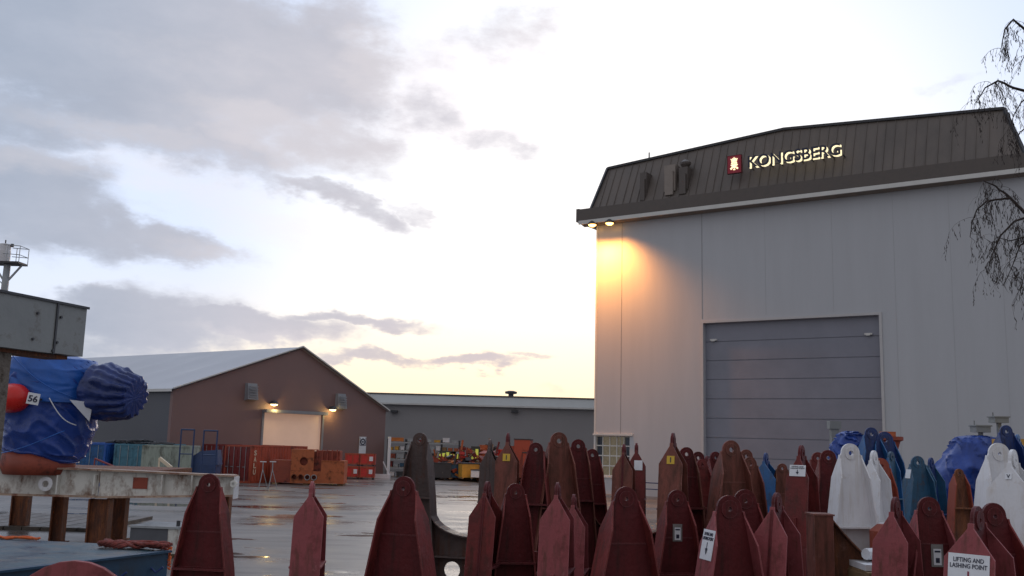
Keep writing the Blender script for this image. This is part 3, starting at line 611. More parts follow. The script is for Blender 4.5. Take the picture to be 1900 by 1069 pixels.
# steel portal frames
for i, (x0, x1, yt_, yb_) in enumerate(((337, 361, 796, 882), (379, 404, 798, 884))):
    Yp = 56; a = P(x0, yt_, Yp); c = P(x1, yt_, Yp); w = c.x-a.x
    fo = thing('ladder_frame', ('slim blue steel portal frame next to the grey green container', 'slim blue steel portal frame in front of the dark red container')[i], 'frame', (a.x, Yp, 0), 0, 'blue portal frames')
    for xx in (0, w): b = MB(); b.tube([(xx,0,0),(xx,0,a.z)], .045, 8); b.build('post', MT['rail_blue'], fo)
    b = MB(); b.tube([(0,0,a.z-.03),(w,0,a.z-.03)], .045, 8); b.tube([(0,0,a.z-1.4),(w,0,a.z-1.4)], .03, 8); b.tube([(0,0,.5),(w+.9,.6,0.05)], .035, 8); b.build('crossbar', MT['rail_blue'], fo)
# covered crate between frames
b = MB(); b.box(-1.3,1.3,-.6,.6,0,.25); b.box(-1.2,1.2,-.55,.55,.3,1.5); b.hexa([(-1,-.5,1.5),(1.3,-.5,1.5),(1.3,.5,1.5),(-1,.5,1.5),(0.2,-.4,2.3),(1.2,-.4,2.4),(1.2,.4,2.4),(.2,.4,2.3)])
o = b.build('machine_crate', MT['rail_blue']); q = P(368, 870, 60); o.location = (q.x, 60, 0); tag(o, 'dark blue covered machine crate between the two blue portal frames', 'crate')

# fabricated orange steel blocks
def hole_ring(cx, cz, r, n=18): return [(cx+r*math.cos(2*math.pi*i/n), cz+r*math.sin(2*math.pi*i/n)) for i in range(n)]
q = G(500, 898); sc1 = 1800/q.y
fb = thing('steel_block', 'orange primed steel fabrication with large round hole and row of small holes', 'steelwork', (q.x, q.y, 0), R(3))
u = 1/sc1
b = MB(); b.box(0, 37*u, 0, 2.2, .12, 43*u); b.build('end_box', MT['primer_red'], fb)
b = MB(); b.plate([[(37*u,22*u+.12),(37*u,62*u),(78*u,62*u),(78*u,22*u+.12)], hole_ring(60*u,42*u,7.5*u)], -.15, -.05); b.box(37*u,78*u,-.15,1.9,62*u+.002,62*u+.06); b.build('upper_plate', MT['rust_orange'], fb)
b = MB(); b.plate([[(37*u,.1),(37*u,22*u+.1),(92*u,22*u+.1),(92*u,.1)]]+[hole_ring((44+12*k)*u,11*u+.1,4.3*u) for k in range(4)], -.15, -.05); b.build('lower_plate', MT['rust_orange'], fb)
b = MB(); b.box(37.5*u,91.5*u,.25,1.7,.13,60*u); b.build('filler_box', MT['primer_red'], fb)  # solid filler box added to block the brightness behind the holes
for k in range(4):
    m = MB(); m.lathe([(4.6*u,-.1),(4.6*u,.02)], 18); 
    mm = MB(); ring1 = hole_ring((44+12*k)*u, 11*u+.1, 5.3*u); ring2 = hole_ring((44+12*k)*u, 11*u+.1, 4.2*u); mm.plate([ring1, ring2], -.22, -.151); mm.build('collar', MT['galv'] if k > 1 else MT['rust'], fb)
b = MB(); b.box(92*u, 134*u, -.2, 1.9, .12, 43*u); b.box(92*u,134*u,-.24,1.94,43*u,43*u+.05); b.build('main_box', MT['rust_orange'], fb)
b = MB(); b.box(80*u,124*u,.3,1.6,43*u+.06,62*u); 
for k in range(5): b.box((82+9*k)*u,(84+9*k)*u,.1,.3,43*u+.06,64*u)
b.build('top_frame', MT['primer_red'], fb)
b = MB()
for x in (4, 60, 122): b.box(x*u, (x+10)*u, 0, 1.8, 0, .1)
b.build('skid', MT['wood'], fb)
# white wire cone stands
for i, px in enumerate((487, 505)):
    q = P(px, 880, 63); o = thing('white_stand', ('white tripod stand, left one beside the lettered container', 'white tripod stand, right one beside the lettered container')[i], 'stand', (q.x, 63, 0), 0, 'white tripod stands')
    b = MB(); zt = P(px, 857, 63).z; b.tube([(0,0,1.0),(0,0,zt)], .03, 8); b.build('pole', MT['galv'], o)
    for a in (0.3, 2.4, 4.5): b = MB(); b.tube([(0,0,1.2),(.36*math.cos(a),.42*math.sin(a),0)], .022, 6); b.build('leg', MT['galv'], o)
    b = MB(); b.box(-.2,.2,-.03,.03,zt-.02,zt+.04); b.build('top_bar', MT['white_paint'], o)
# red stacked bins
rb = G(638, 888); k_ = 1800/rb.y
for i, (ix, iz, lab) in enumerate(((0,0,'red steel bin at bottom left of the stack with a white label'),(1,0,'red steel bin at bottom right of the stack by the tent corner'),(0,1,'red steel bin at top left of the stack'),(1,1,'red steel bin at top right of the stack with a small white label'))):
    w = 27/k_; h = 23/k_; o = thing('steel_bin', lab, 'bin', (rb.x+ix*(w+.04), rb.y, iz*(h+.01)), R(4), 'stacked red steel bins')
    b = MB(); b.box(0,w,0,w,.12,h-.05); b.build('tub', MT['bin_red'], o)
    b = MB(); b.box(-.01,w+.01,-.03,-.001,h-.14,h-.02); b.box(-.01,w+.01,-.03,-.001,.12,.22)
    for x in (.02, w*.5, w-.08): b.box(x, x+.08, -.03, -.002, .22, h-.14)
    b.build('rib', MT['cont_orange'], o)
    b = MB(); b.box(.05,.2,.05,w-.05,0,.119); b.box(w-.2,w-.05,.05,w-.05,0,.119); b.build('skid', MT['dark_steel'], o)
    if i != 2: b = MB(); b.box(w*.62,w*.86,-.045,-.031,h*.4,h*.75); b.build('label_plate', MT['label_white'], o)
# low white barrier beside bins
b = MB(); b.box(-.8,1.0,-.2,.2,0,.35); b.bar((.9,0,.3),(.35,0,1.4),.08); q = P(702, 882, 83); o = b.build('ramp_barrier', MT['label_white']); o.location = (q.x, 83, 0); tag(o, 'low white barrier with a leaning bar between red bins and storage rack', 'barrier')
# white post at tent corner
b = MB(); b.box(-.12,.12,-.12,.12,0,P(714,810,85).z); q = P(714.5, 820, 85); o = b.build('corner_post', MT['label_white']); o.location = (q.x+.35, 85.3, 0); tag(o, 'slim white post between the brown gable corner and the storage rack', 'post')

# ================================================================== storage rack with goods
random.seed(21)
YR = 88; xa = P(718, 850, YR).x; xb = P(851, 850, YR).x; zr = P(780, 822, YR).z
rk = thing('pallet_rack', 'grey steel pallet rack full of goods in front of the low hall', 'rack', (xa, YR, 0))
lv = [0.15, 1.5, 2.75, 3.9][:4]; lv = [zr*k/4 for k in range(1, 5)]; WR = xb-xa; NBY = 4
for k in range(NBY+1):
    b = MB(); x = WR*k/NBY
    for y in (0, 1.1): b.box(x-.05, x+.05, y, y+.08, 0, zr+.3)
    for j in range(5): b.bar((x, .06, zr*j/5), (x, 1.12, zr*(j+1)/5), .03)
    b.build('upright', MT['dark_steel'], rk)
for z in lv:
    b = MB(); b.box(.05, WR-.05, -.02, .06, z-.07, z+.05); b.box(.05, WR-.05, 1.06, 1.14, z-.07, z+.05); b.box(.05, WR-.05, .06, 1.06, z-.01, z+.02); b.build('shelf', MT['galv'], rk)
ckinds = [('rust_orange','rusty orange'),('maroon','dark red'),('galv','pale grey'),('dark_steel','black'),('yellow_bin','yellow'),('primer_red','brown red'),('white_paint','white'),('blue_grey','slate blue'),('wood','wooden'),('orange_bin','orange')]
shn = ['floor level', 'lowest shelf', 'second shelf', 'third shelf', 'top shelf']
def crate(label, x, y, z, w, d, h, m, rz=0, cat='crate', name='goods_crate', group=None):
    o = thing(name, label, cat, (x, y, z), rz, group)
    b = MB(); b.box(-w/2, w/2, -d/2, d/2, h*.12, h*.82); b.build('body', m, o)
    b = MB(); b.box(-w/2-.02, w/2+.02, -d/2-.02, d/2+.02, h*.82+.001, h); b.build('lid', m, o)
    b = MB(); b.box(-w/2, -w/2+.12, -d/2, d/2, 0, h*.12-.001); b.box(w/2-.12, w/2, -d/2, d/2, 0, h*.12-.001); b.build('skid', MT['wood'], o)
    return o
bayn = ['leftmost bay', 'second bay', 'third bay', 'rightmost bay']
for li, z in enumerate([0]+lv):
    hmax = zr/4*.78
    for bay in range(NBY):
        n = random.choice((2, 3, 3)) if li < 4 else random.choice((0, 1, 2))
        for k in range(n):
            w = WR/NBY/max(n, 1)*.8; x = WR*bay/NBY+WR/NBY*(k+.5)/n; h = hmax*random.uniform(.45, .98)*(1.0 if li < 4 else .8)
            mk, cn = random.choice(ckinds)
            pos = ('left','middle','right')[k] if n == 3 else (('left','right')[k] if n == 2 else 'only')
            crate(f'{cn} crate, {pos} one on the {shn[li]} of the rack\'s {bayn[bay]}', xa+x, YR+.56, z+.055 if li else .0, w*random.uniform(.75, 1), .9, h, MT[mk], 0, group='goods on the pallet rack')
# loose goods between rack and brackets
hv = [('yellow_bin','yellow'),('orange_bin','orange'),('maroon','dark red'),('primer_red','brown red'),('label_white','white'),('rust_orange','rusty'),('bin_red','bright red')]
def lump(name, label, cat, px, py, Y, w, h, m, kind='drum', group=None):
    q = P(px, py, Y); o = thing(name, label, cat, (q.x, Y, max(0, q.z)), random.uniform(-.4,.4), group)
    if kind == 'drum':
        b = MB(); b.lathe([(w*.5,0),(w*.5,h*.33),(w*.54,h*.35),(w*.5,h*.37),(w*.5,h*.66),(w*.54,h*.68),(w*.5,h*.7),(w*.5,h)], 16); b.build('shell', m, o, False)
        b = MB(); b.lathe([(w*.12,h+.001),(w*.12,h+.05)], 10, (w*.2,0,0)); b.build('cap', MT['dark_steel'], o)
    else:
        b = MB(); b.box(-w/2,w/2,-w/2,w/2,.1,h); b.build('tub', m, o)
        b = MB(); b.box(-w/2-.04,w/2+.04,-w/2-.04,w/2+.04,h+.001,h+.08); b.build('rim', MT['dark_steel'], o)
        b = MB(); b.box(-w/2,-w/2+.15,-w/2,w/2,0,.099); b.box(w/2-.15,w/2,-w/2,w/2,0,.099); b.build('skid', MT['wood'], o)
random.seed(5)
for i, (px, w, h, mk, kd, Y, lb) in enumerate((
    (818,1.6,1.25,'dark_steel','b',83,'black skip standing in front of the rack'),(850,1.5,1.15,'blue_grey','b',83.5,'slate grey skip at the rack\'s right foot'),
    (872,1.7,1.2,'yellow_bin','b',82,'large yellow skip right of the rack'),(905,1.8,1.1,'orange_bin','b',82,'wide orange skip right of the yellow skip'),
    (926,1.0,.7,'bin_red','b',80.5,'low bright red tub in front of the orange skip'),(948,1.6,1.3,'primer_red','b',82,'brown red skip left of the grey pointed bracket'),
    (887,.9,.65,'label_white','b',80.6,'low pale tub in front of the yellow skip'),
    (862,.8,2.1,'maroon','d',86,'dark red tall drum right of the rack'),(878,.8,2.6,'primer_red','d',86,'rusty tall drum, second right of the rack'),
    (897,.9,2.9,'rust_orange','d',86.5,'orange brown drum behind the orange skip'),(915,.8,2.2,'maroon_pale','d',86,'pinkish drum behind the orange skip'),
    (932,.9,2.5,'bin_red','d',86,'bright red drum behind the low tub'),(950,.9,2.8,'primer_red','d',86,'brown red drum behind the brown skip'),
    (970,1.3,3.1,'primer_red','b',80,'tall rusty red steel box behind the brown bracket with sticker'),(984,1.3,2.0,'primer_red','b',79,'low rusty box right of the tall rusty box'))):
    lump('skip' if kd == 'b' else 'drum', lb, 'skip' if kd == 'b' else 'drum', px, 888, Y, w, h, MT[mk], 'box' if kd == 'b' else 'drum', 'loose goods in the yard')
# upper yellow-green packages, no lamps but given emission to look lit, and hanging vests
for i, (px, py, w, h) in enumerate(((826,846,1.4,.7),(845,845,1.0,.6),(856,848,.5,1.0),(880,845,.35,1.0))):
    pass
for i, (px, py, Y, w, h, lab) in enumerate(((829,850,87.2,1.5,.5,'glowing yellow green package on the rack, left of two'),(846,849,87.2,.8,.4,'glowing yellow green package on the rack, right of two'),(857,851,87.4,.35,1.0,'narrow lit yellow green strip right of the rack'),(882,850,85.3,.7,.9,'lit yellow green cabinet above the orange skip'))):
    q = P(px, py, Y); o = thing('lit_package', lab, 'package', (q.x, Y, q.z), 0, 'yellow green lit packages')
    b = MB(); 
    for k in range(int(max(1, w/.35))): x = -w/2+.35*k; b.box(x, x+.24, -.15, .1, -.1, h*(.7+.3*((k*7) % 3)/2))
    b.build('wrapped_goods', MT['hivis_glow'], o)
    b = MB(); b.box(-w/2-.05, w/2+.05, .101, .2, -q.z*0-.12, h+.1); b.build('backing', MT['dark_steel'], o)
    if i > 1:
        b = MB(); b.box(-.1,.1,.12,.18,-q.z,-.121); b.build('support_post', MT['dark_steel'], o)

def heap():
    random.seed(77); me = bpy.data.meshes.new('scrap_heap'); V = []; Fs = []; Mi = []
    mk = ['primer_red','rust_orange','bin_red','orange_bin','dark_steel','galv','maroon','wood','label_white','cont_teal']; wts = [6,6,4,3,5,3,4,3,1,1]
    for k in range(420):
        px = random.uniform(800, 992); Y = random.uniform(82.6, 87.6); base = P(px, 850, Y); top = 1.0+1.9*random.random()**1.3
        if px < 850: top *= .75
        z = random.uniform(.0, top); w, d, h = (random.uniform(.08,.38) for _ in range(3)); a = random.random()*3
        if random.random() < .25: h = random.uniform(.6, 1.3); w = d = .06
        m = MB(); m.box(-w, w, -d, d, 0, h*1.1); T_ = Matrix.Translation((base.x, Y, z)) @ Matrix.Rotation(a, 4, 'Z') @ Matrix.Rotation(random.uniform(-.6,.6), 4, 'X')
        n0 = len(V); V += [tuple(T_ @ v) for v in m.v]; Fs += [tuple(n0+i for i in f) for f in m.f]; Mi += [random.choices(range(len(mk)), wts)[0]]*6
    me.from_pydata(V, [], Fs)
    for n_i in mk: me.materials.append(MT[n_i])
    for p, i in zip(me.polygons, Mi): p.material_index = i
    o = bpy.data.objects.new('scrap_heap', me); COL.objects.link(o)
    tag(o, 'dense jumble of red, orange and dark machine parts heaped beside the storage rack', 'machine parts', kind='stuff')
heap()
# ================================================================== cradles (uprights with lifting eyes)
WF = [1.0]
def hwid(d, s):            # half width of the side plate at depth d under the top
    h0 = hwid0(d, s); e0 = .088*s
    return h0 if h0 <= e0 else e0+(h0-e0)*WF[0]
def hwid0(d, s):
    pts = [(.08*s,.085*s),(.14*s,.100*s),(.26*s,.132*s),(.72*s,.222*s),(1.15*s,.285*s),(1.5*s,.32*s),(9,.36*s)]
    if d <= pts[0][0]: return pts[0][1]
    for (a, wa), (b, wb) in zip(pts, pts[1:]):
        if d <= b: return wa+(wb-wa)*(d-a)/(b-a)
    return pts[-1][1]
def fwid(d, s, Fw):
    a, b = .13*s, .30*s
    return .035*s if d <= a else (.035*s+(Fw-.035*s)*(d-a)/(b-a) if d < b else Fw)
def upright(root, H, s, x0, m, fm, Fw=.25, y0=0.0, ridge=False, hr=.26):
    Rr = .085*s; zc = H-Rr; off = Matrix.Translation((x0, y0, 0))
    right = [(Rr*math.cos(a), zc+Rr*math.sin(a)) for a in [math.pi/2*(1-k/7) for k in range(8)]]
    ds = [.14*s,.26*s,.72*s,1.15*s,1.5*s,H]
    e = .022 if ridge else .010
    right += [(hwid(d, s)+e, H-d) for d in ds]
    loop = [(x, z) for (x, z) in right] + [(-x, z) for (x, z) in reversed(right)][:-1]
    hole = [(Rr*hr*math.cos(2*math.pi*k/14), zc+Rr*hr*math.sin(2*math.pi*k/14)) for k in range(14)]
    b = MB(); b.plate([loop, hole], -.012, .012)
    for dd_ in (.72*s, 1.5*s):
        if dd_ < H-.2:
            w = hwid(dd_, s); z = H-dd_
            b.box(-w-.01, w+.01, -Fw/2-.008, -.0125, z-.008, z+.008); b.box(-w-.01, w+.01, .0125, Fw/2+.008, z-.008, z+.008)
    rr_ = random.Random(int((H*1000+x0*77+s*13)) % 9973)
    if rr_.random() < .5:
        zz = H-rr_.uniform(.30,.55)*s; ww = hwid(H-zz, s)*.98; b.box(-ww, ww, -.0165, -.0125, zz-.004, zz+.004)
    up = b.build('upright', m, root, M=off)
    if rr_.random() < .45:
        sg_ = rr_.choice((-1, 1)); dd = rr_.uniform(.5, .8)*s; xx_ = sg_*(hwid(dd, s)+.013); lg = MB(); lg.box(min(xx_, xx_+sg_*.045), max(xx_, xx_+sg_*.045), -.012, .012, H-dd-.10, H-dd); lg.build('side_lug', fm, up, M=off)
    bb = MB()
    big = [(Rr*.66*math.cos(2*math.pi*k/22), zc+Rr*.66*math.sin(2*math.pi*k/22)) for k in range(22)]
    bb.plate([big, hole], -.022, -.0125); bb.plate([big, hole], .0125, .022); bb.build('lifting_eye', m, up, M=off)
    for sg in (-1, 1):
        fl = MB(); st = [.10*s,.13*s,.2*s,.30*s,.5*s,.72*s,1.15*s,1.5*s,H-.02]; base = 0; V = []
        for d in st:
            x = sg*hwid(d, s); f = fwid(d, s, Fw)/2; z = H-d
            V += [(x, -f, z), (x, f, z), (x+sg*.013, f, z), (x+sg*.013, -f, z)]
        Fc = []
        for i in range(len(st)-1):
            a = 4*i
            for k in range(4): Fc.append((a+k, a+(k+1) % 4, a+4+(k+1) % 4, a+4+k))
        Fc += [(0,1,2,3), tuple(len(V)-4+k for k in range(4))]
        fl.add(V, Fc); fl.build('flange', fm, up, M=off)
    return up
def label_on(root, H, s, depth, side, w, h, kind, text=None, x0=0.0, fm=None, shift=0.0):
    """label plate: side -1/+1 on that flange, 0 on the web face towards -y"""
    if side == 0:
        o = Vector((x0+shift, -.0135, H-depth)); Mx = frame(o, (1,0,0), (0,0,1))
    else:
        d1, d2 = depth-h/2, depth+h/2; a = Vector((side*(hwid(d1,s)+.0155), 0, H-d1)); c = Vector((side*(hwid(d2,s)+.0155), 0, H-d2))
        up = (a-c).normalized(); xx = Vector((0, side, 0)); o = (a+c)/2+Vector((x0,0,0))+xx*shift
        Mx = frame(o, xx, up)
    def bx(x0_, x1_, y0_, y1_, z0_, z1_):
        b = MB(); b.box(x0_, x1_, y0_, y1_, z0_, z1_); return b
    lab = bx(-w/2, w/2, -h/2, h/2, 0.0, .004).build('label_plate', MT[{'yellow':'label_yellow','white':'label_white','plate':'grey_plate'}[kind]], root, M=Mx)
    M2 = Mx @ Matrix.Translation((0, 0, .005))
    if text == 'LIFT':
        text_obj('LIFTING AND\nLASHING POINT', 'lettering', MT['ink'], lab, M2 @ Matrix.Translation((0, h*.28, 0)), w*.9, h*.26, .002, .01)
        b = MB(); b.box(-w*.02, w*.02, -h*.30, h*.08, 0, .002); b.add([(-w*.10,-h*.12,.003),(w*.10,-h*.12,.003),(0,-h*.34,.003)], [(0,1,2)]); b.build('arrow', MT['ink_red'] if w > .2 else MT['ink'], lab, M=M2)
    elif kind == 'plate':
        bx(-w*.32, w*.32, -h*.42, h*.30, 0, .003).build('sticker', MT['label_white'], lab, M=M2)
        b = MB()
        for k in range(3): b.box(-w*.24, w*.24, h*(.20-.10*k), h*(.25-.10*k), .0035, .005)
        b.plate([[(w*.16*math.cos(a*math.pi/8), w*.16*math.sin(a*math.pi/8)) for a in range(16)]], 0, .002)
        b2 = MB(); b2.box(-w*.24, w*.24, h*.14, h*.22, .0035, .005); b2.build('print', MT['ink'], lab, M=M2); b2 = MB(); b2.box(-w*.16, w*.16, -h*.32, -h*.10, .0035, .005); b2.build('print', MT['ink'], lab, M=M2)
    elif text:
        text_obj(text, 'lettering', MT['ink'], lab, M2, None, h*.62, .002, .02)
    return lab
def saddle(root, H, s, x0, x1, m, fm, Fw, holes=True):
    a = x0+hwid(.80*s, s)+.013; c = x1-hwid(.80*s, s)-.013
    if c-a < .08: return
    cx = (a+c)/2; hw = (c-a)/2; top = H-.80*s; drop = min(.26, max(.18, hw*.55)); K = 14
    arc = [(cx-hw*math.cos(math.pi*k/K), top-drop*math.sin(math.pi*k/K)) for k in range(K+1)]
    zb2 = top-drop-.85; wb = hwid(1.5*s, s)
    a2 = x0+hwid(H-zb2, s)+.024; c2 = x1-hwid(H-zb2, s)-.024
    loop = arc+[(c2, zb2), (a2, zb2)]
    hl = []
    hd = H-1.42*s
    if holes and c2-a2 > .55:
        for hx in (x0+.43*s, x1-.43*s): hl.append(hole_ring(hx, hd, .092*s, 20))
    b = MB(); b.plate([loop]+hl, -.011, .011); sd = b.build('saddle_plate', m, root)
    fl = MB(); V = []; Fc = []
    for (x, z) in arc:
        V += [(x, -Fw/2, z), (x, Fw/2, z), (x, Fw/2, z+.014), (x, -Fw/2, z+.014)]
    for i in range(K):
        for k in range(4): q_ = 4*i; Fc.append((q_+k, q_+(k+1) % 4, q_+4+(k+1) % 4, q_+4+k))
    Fc += [(0,1,2,3), tuple(len(V)-4+k for k in range(4))]
    fl.add(V, Fc); fl.build('saddle_flange', fm, sd)
    b = MB(); b.box(a2, c2, -Fw/2, -.0115, top-drop-.22, top-drop-.206); b.build('saddle_stiffener', m, sd)
    b = MB(); b.box(a2-.1, c2+.1, -Fw/2-.01, Fw/2+.01, zb2-.016, zb2-.001); b.build('saddle_foot', m, sd)
CR_GROUP = 'steel thruster cradles standing in rows in the foreground'
def cradle(px, py, Y, yaw, label, m='maroon', fm=None, s=1.0, sep=0.0, Fw=.25, across=0.0, labels=(), d2=0.0, ridge=False, m2=None, wf=1.0, name='transport_cradle'):
    WF[0] = wf; hr = .17 if Y < 9.0 else .27
    q = P(px, py, Y); H = q.z; fmt = MT[fm or m]; mt = MT[m]
    o = thing(name, label, 'cradle', (q.x, q.y, 0), R(yaw), CR_GROUP)
    upright(o, H, s, 0, mt, fmt, Fw, ridge=ridge, hr=hr)
    xs = [0]
    if sep:
        upright(o, H+d2, s*(.93 if m2 else 1), sep, MT[m2] if m2 else mt, fmt if not m2 else MT['maroon'], Fw, ridge=ridge, hr=hr); xs.append(sep)
        saddle(o, H+min(0, d2), s, min(0, sep), max(0, sep), mt, fmt, Fw)
    b = MB(); xa_, xb_ = min(xs)-.5*s, max(xs)+.5*s
    b.box(xa_, xb_, -Fw/2-.06, -Fw/2-.001, 0, .22); b.box(xa_, xb_, Fw/2+.001, Fw/2+.06, 0, .22); b.box(xa_-.02, xb_+.02, -Fw/2-.1, Fw/2+.1, -.0, .02)
    b.build('base_beam', mt, o)
    for lb in labels: label_on(o, H, s, fm=fmt, **lb)
    return o
# ---- front row
cradle(390, 879, 8.4, -6, 'maroon cradle standing alone in front of the white beam, nearest the blue deck', 'maroon_dark', 'maroon', 1.08, 0, .2, wf=0.85)
cradle(580, 893, 8.4, 95, 'pale maroon cradle seen edge on, standing alone against the empty wet yard', 'maroon_pale', 'maroon_pale', .95, 0, .245)
cradle(751, 884, 8.0, -18, 'dark red cradle face on, in front of the tall dark grey cradle', 'maroon_dark', 'maroon', 1.12, 0, .26)
cradle(905, 893, 8.8, 76, 'maroon cradle edge on with a raised ridge, right of the dark grey saddle', 'maroon_dark', 'maroon', 1.0, 0, .24, ridge=True)
cradle(957, 897, 8.9, 8, 'maroon cradle face on with a crossbar, between two edge on cradles', 'maroon_dark', 'maroon', .95, 0, .22, wf=0.62)
cradle(1035, 895, 8.3, 80, 'wide pale maroon cradle edge on, in front of the tallest brown cradle', 'maroon_dark', 'maroon_pale', 1.0, 1.3, .25, d2=-.16)
cradle(1161, 903, 7.9, 16, 'dark red broad cradle face on, before the edge on pair by the lit window', 'maroon_dark', 'maroon', 1.12, 0, .26)
cradle(1256, 909, 8.8, 8, 'dark red cradle with a small grey framed label on its face', 'maroon_dark', 'maroon', 1.0, 0, .24, labels=(dict(depth=.37, side=0, w=.085, h=.15, kind='plate'),), wf=0.75)
cradle(1352, 919, 7.8, 14, 'red cradle with large round eye and a white lashing label on its left flange', 'maroon_dark', 'maroon_pale', 1.25, 0, .29, labels=(dict(depth=.38, side=-1, w=.20, h=.23, kind='white', text='LIFT'),), wf=0.88)
cradle(1382, 908, 8.9, 6, 'dark red cradle directly behind the one with the white lashing label', 'maroon_dark', 'maroon', 1.2, 0, .24, wf=0.8)
cradle(1441, 914, 8.0, 56, 'red cradle turned edge on with bare bright flange, right of the lashing label', 'maroon_dark', 'maroon_pale', 1.1, 0, .27, ridge=True)
cradle(1661, 922, 8.0, 52, 'red cradle turned edge on, left of the one with the brown framed sticker', 'maroon_dark', 'maroon_pale', 1.15, 0, .27)
cradle(1722, 922, 8.2, 2, 'red cradle face on with a brown framed sticker below its eye', 'maroon_dark', 'maroon_pale', 1.1, 0, .24, labels=(dict(depth=.47, side=0, w=.10, h=.18, kind='plate', shift=.05),), wf=0.8)
cradle(1812, 939, 6.6, 44, 'nearest red cradle at the right with a large white lashing label', 'maroon_dark', 'maroon_pale', 1.1, 0, .32, labels=(dict(depth=.43, side=-1, w=.26, h=.26, kind='white', text='LIFT'),))
cradle(1842, 933, 7.3, 10, 'dark red cradle right behind the nearest labelled one', 'maroon_dark', 'maroon', 1.15, 0, .26, wf=0.85)
cradle(140, 1040, 3.9, 3, 'huge close pinkish round cradle top cut off by the bottom of the view', 'maroon_pale', 'maroon_pale', 3.0, 0, .02)
# ---- second row
cradle(780, 803, 11.2, -12, 'tall dark grey cradle with round eye, its saddle curving to a maroon upright', 'grey_dark', 'grey_dark', 1.0, 1.345, .24, d2=-.075, m2='maroon_dark', wf=0.6)
cradle(910, 815, 11.6, 84, 'dark grey cradle edge on with needle tip, left of the yellow stickered one', 'grey_dark', 'grey_dark', 1.0, 0, .20, ridge=True, wf=0.8)
cradle(943, 803, 11.6, 85, 'brown cradle edge on with needle tip and yellow sticker, beside the dark grey one', 'maroon_dark', 'brown', 1.1, 0, .255, labels=(dict(depth=.26*1.1, side=-1, w=.085, h=.085, kind='yellow', text='1'),))
cradle(1037, 802, 11.0, 12, 'tallest brown cradle face on, above the wide pale edge on one', 'brown', 'brown', 1.15, 0, .28, wf=0.72)
cradle(1073, 815, 11.8, 4, 'dark brown cradle face on with saddle sweeping right, second right of the tallest', 'maroon_dark', 'brown', 1.0, 1.32, .22, d2=-.06, wf=0.62)
cradle(1099, 833, 12.6, 7, 'slim dark maroon cradle beside the lit corner window', 'maroon_dark', 'maroon', .95, 1.4, .22, wf=0.6)
cradle(1158, 824, 11.5, 77, 'brown maroon cradle edge on in front of the lit window', 'maroon_dark', 'brown', 1.0, 0, .235, ridge=True)
cradle(1181, 822, 12.2, 80, 'maroon cradle edge on with a pale blue sticker', 'maroon_dark', 'maroon', .95, 0, .22, labels=(dict(depth=.27, side=-1, w=.10, h=.12, kind='white', shift=.03),))
cradle(1249, 803, 11.0, 71, 'tall brown cradle edge on with yellow sticker, left of the big door', 'maroon_dark', 'brown', 1.15, 0, .26, labels=(dict(depth=.30, side=-1, w=.085, h=.09, kind='yellow', text='1'),))
cradle(1327, 838, 13.0, 20, 'maroon cradle with twin ridges left of the broad brown one', 'maroon_dark', 'maroon', .95, 0, .24, wf=0.7)
cradle(1356, 817, 10.9, 12, 'broad brown cradle face on in the middle of the big door', 'brown', 'brown', 1.22, 0, .3, wf=0.72)
cradle(1384, 834, 12.8, 10, 'taupe cradle with dark eye, right behind the broad brown one', 'brown', 'grey_dark', 1.05, 0, .24, wf=0.7)
cradle(1421, 840, 14.0, 60, 'bright blue cradle edge on in front of the big door', 'blue_dark', 'blue_paint', 1.2, 0, .36)
cradle(1451, 860, 14.0, 4, 'small brown cradle right of the bright blue edge on one', 'brown', 'rust', .85, 0, .16, wf=0.6)
cradle(1487, 826, 10.6, 57, 'maroon cradle with white lashing label, right half of the big door', 'maroon_dark', 'maroon', 1.15, 0, .24, labels=(dict(depth=.27, side=-1, w=.17, h=.12, kind='white', text='LIFT'),))
cradle(1517, 839, 12.0, 0, 'slim maroon cradle between the labelled one and the white one', 'maroon', 'maroon', .9, 0, .18, wf=0.5)
cradle(1536, 835, 11.2, 0, 'maroon cradle touching the left side of the white cradle', 'maroon_dark', 'maroon', 1.05, 0, .2, wf=0.6)
cradle(1577, 823, 9.4, 6, 'white cradle face on at the right edge of the big door', 'white_paint', 'white_paint', 1.08, 0, .22, wf=0.68)
cradle(1621, 836, 10.0, 50, 'white cradle turned half edge on beside the white face on one', 'white_paint', 'white_paint', 1.0, 0, .22)
cradle(1634, 850, 10.9, 10, 'slender rust red cradle leaning out behind the white pair', 'primer_red', 'primer_red', 1.1, 0, .16, wf=0.6)
cradle(1616, 793, 14.0, 4, 'dark blue cradle with round eye behind the white pair', 'blue_dark', 'blue_paint', 1.15, 0, .3, wf=0.8)
cradle(1641, 801, 14.0, 2, 'dark blue cradle with long slanting side, left of the pale wall', 'blue_dark', 'blue_paint', 1.4, 0, .3, wf=0.9)
cradle(1702, 846, 13.2, 6, 'blue cradle with small white label against the pale wall', 'blue_grey', 'blue_grey', 1.1, 0, .28, labels=(dict(depth=.24, side=-1, w=.13, h=.12, kind='white'),), wf=0.7)
cradle(1727, 849, 13.4, 46, 'blue cradle without label, right of the white labelled one', 'blue_dark', 'blue_grey', 1.05, 0, .24)
cradle(1779, 870, 11.5, 4, 'small rusty orange cradle in front of the blue tarpaulin bundle', 'rust', 'primer_red', .62, 0, .16, wf=0.6)
cradle(1852, 822, 8.8, 2, 'large white cradle face on near the right edge', 'white_paint', 'white_paint', 1.12, 0, .25, wf=0.72)
cradle(1879, 834, 8.2, 46, 'large white cradle edge on at the right edge with a small dark mark', 'white_paint', 'white_paint', 1.1, 0, .34, labels=(dict(depth=.22, side=-1, w=.05, h=.05, kind='white', text='V'),))
cradle(1866, 789, 13.6, 2, 'dark blue cradle behind the large white one near the tree', 'blue_dark', 'blue_dark', 1.05, 0, .3, wf=0.8)
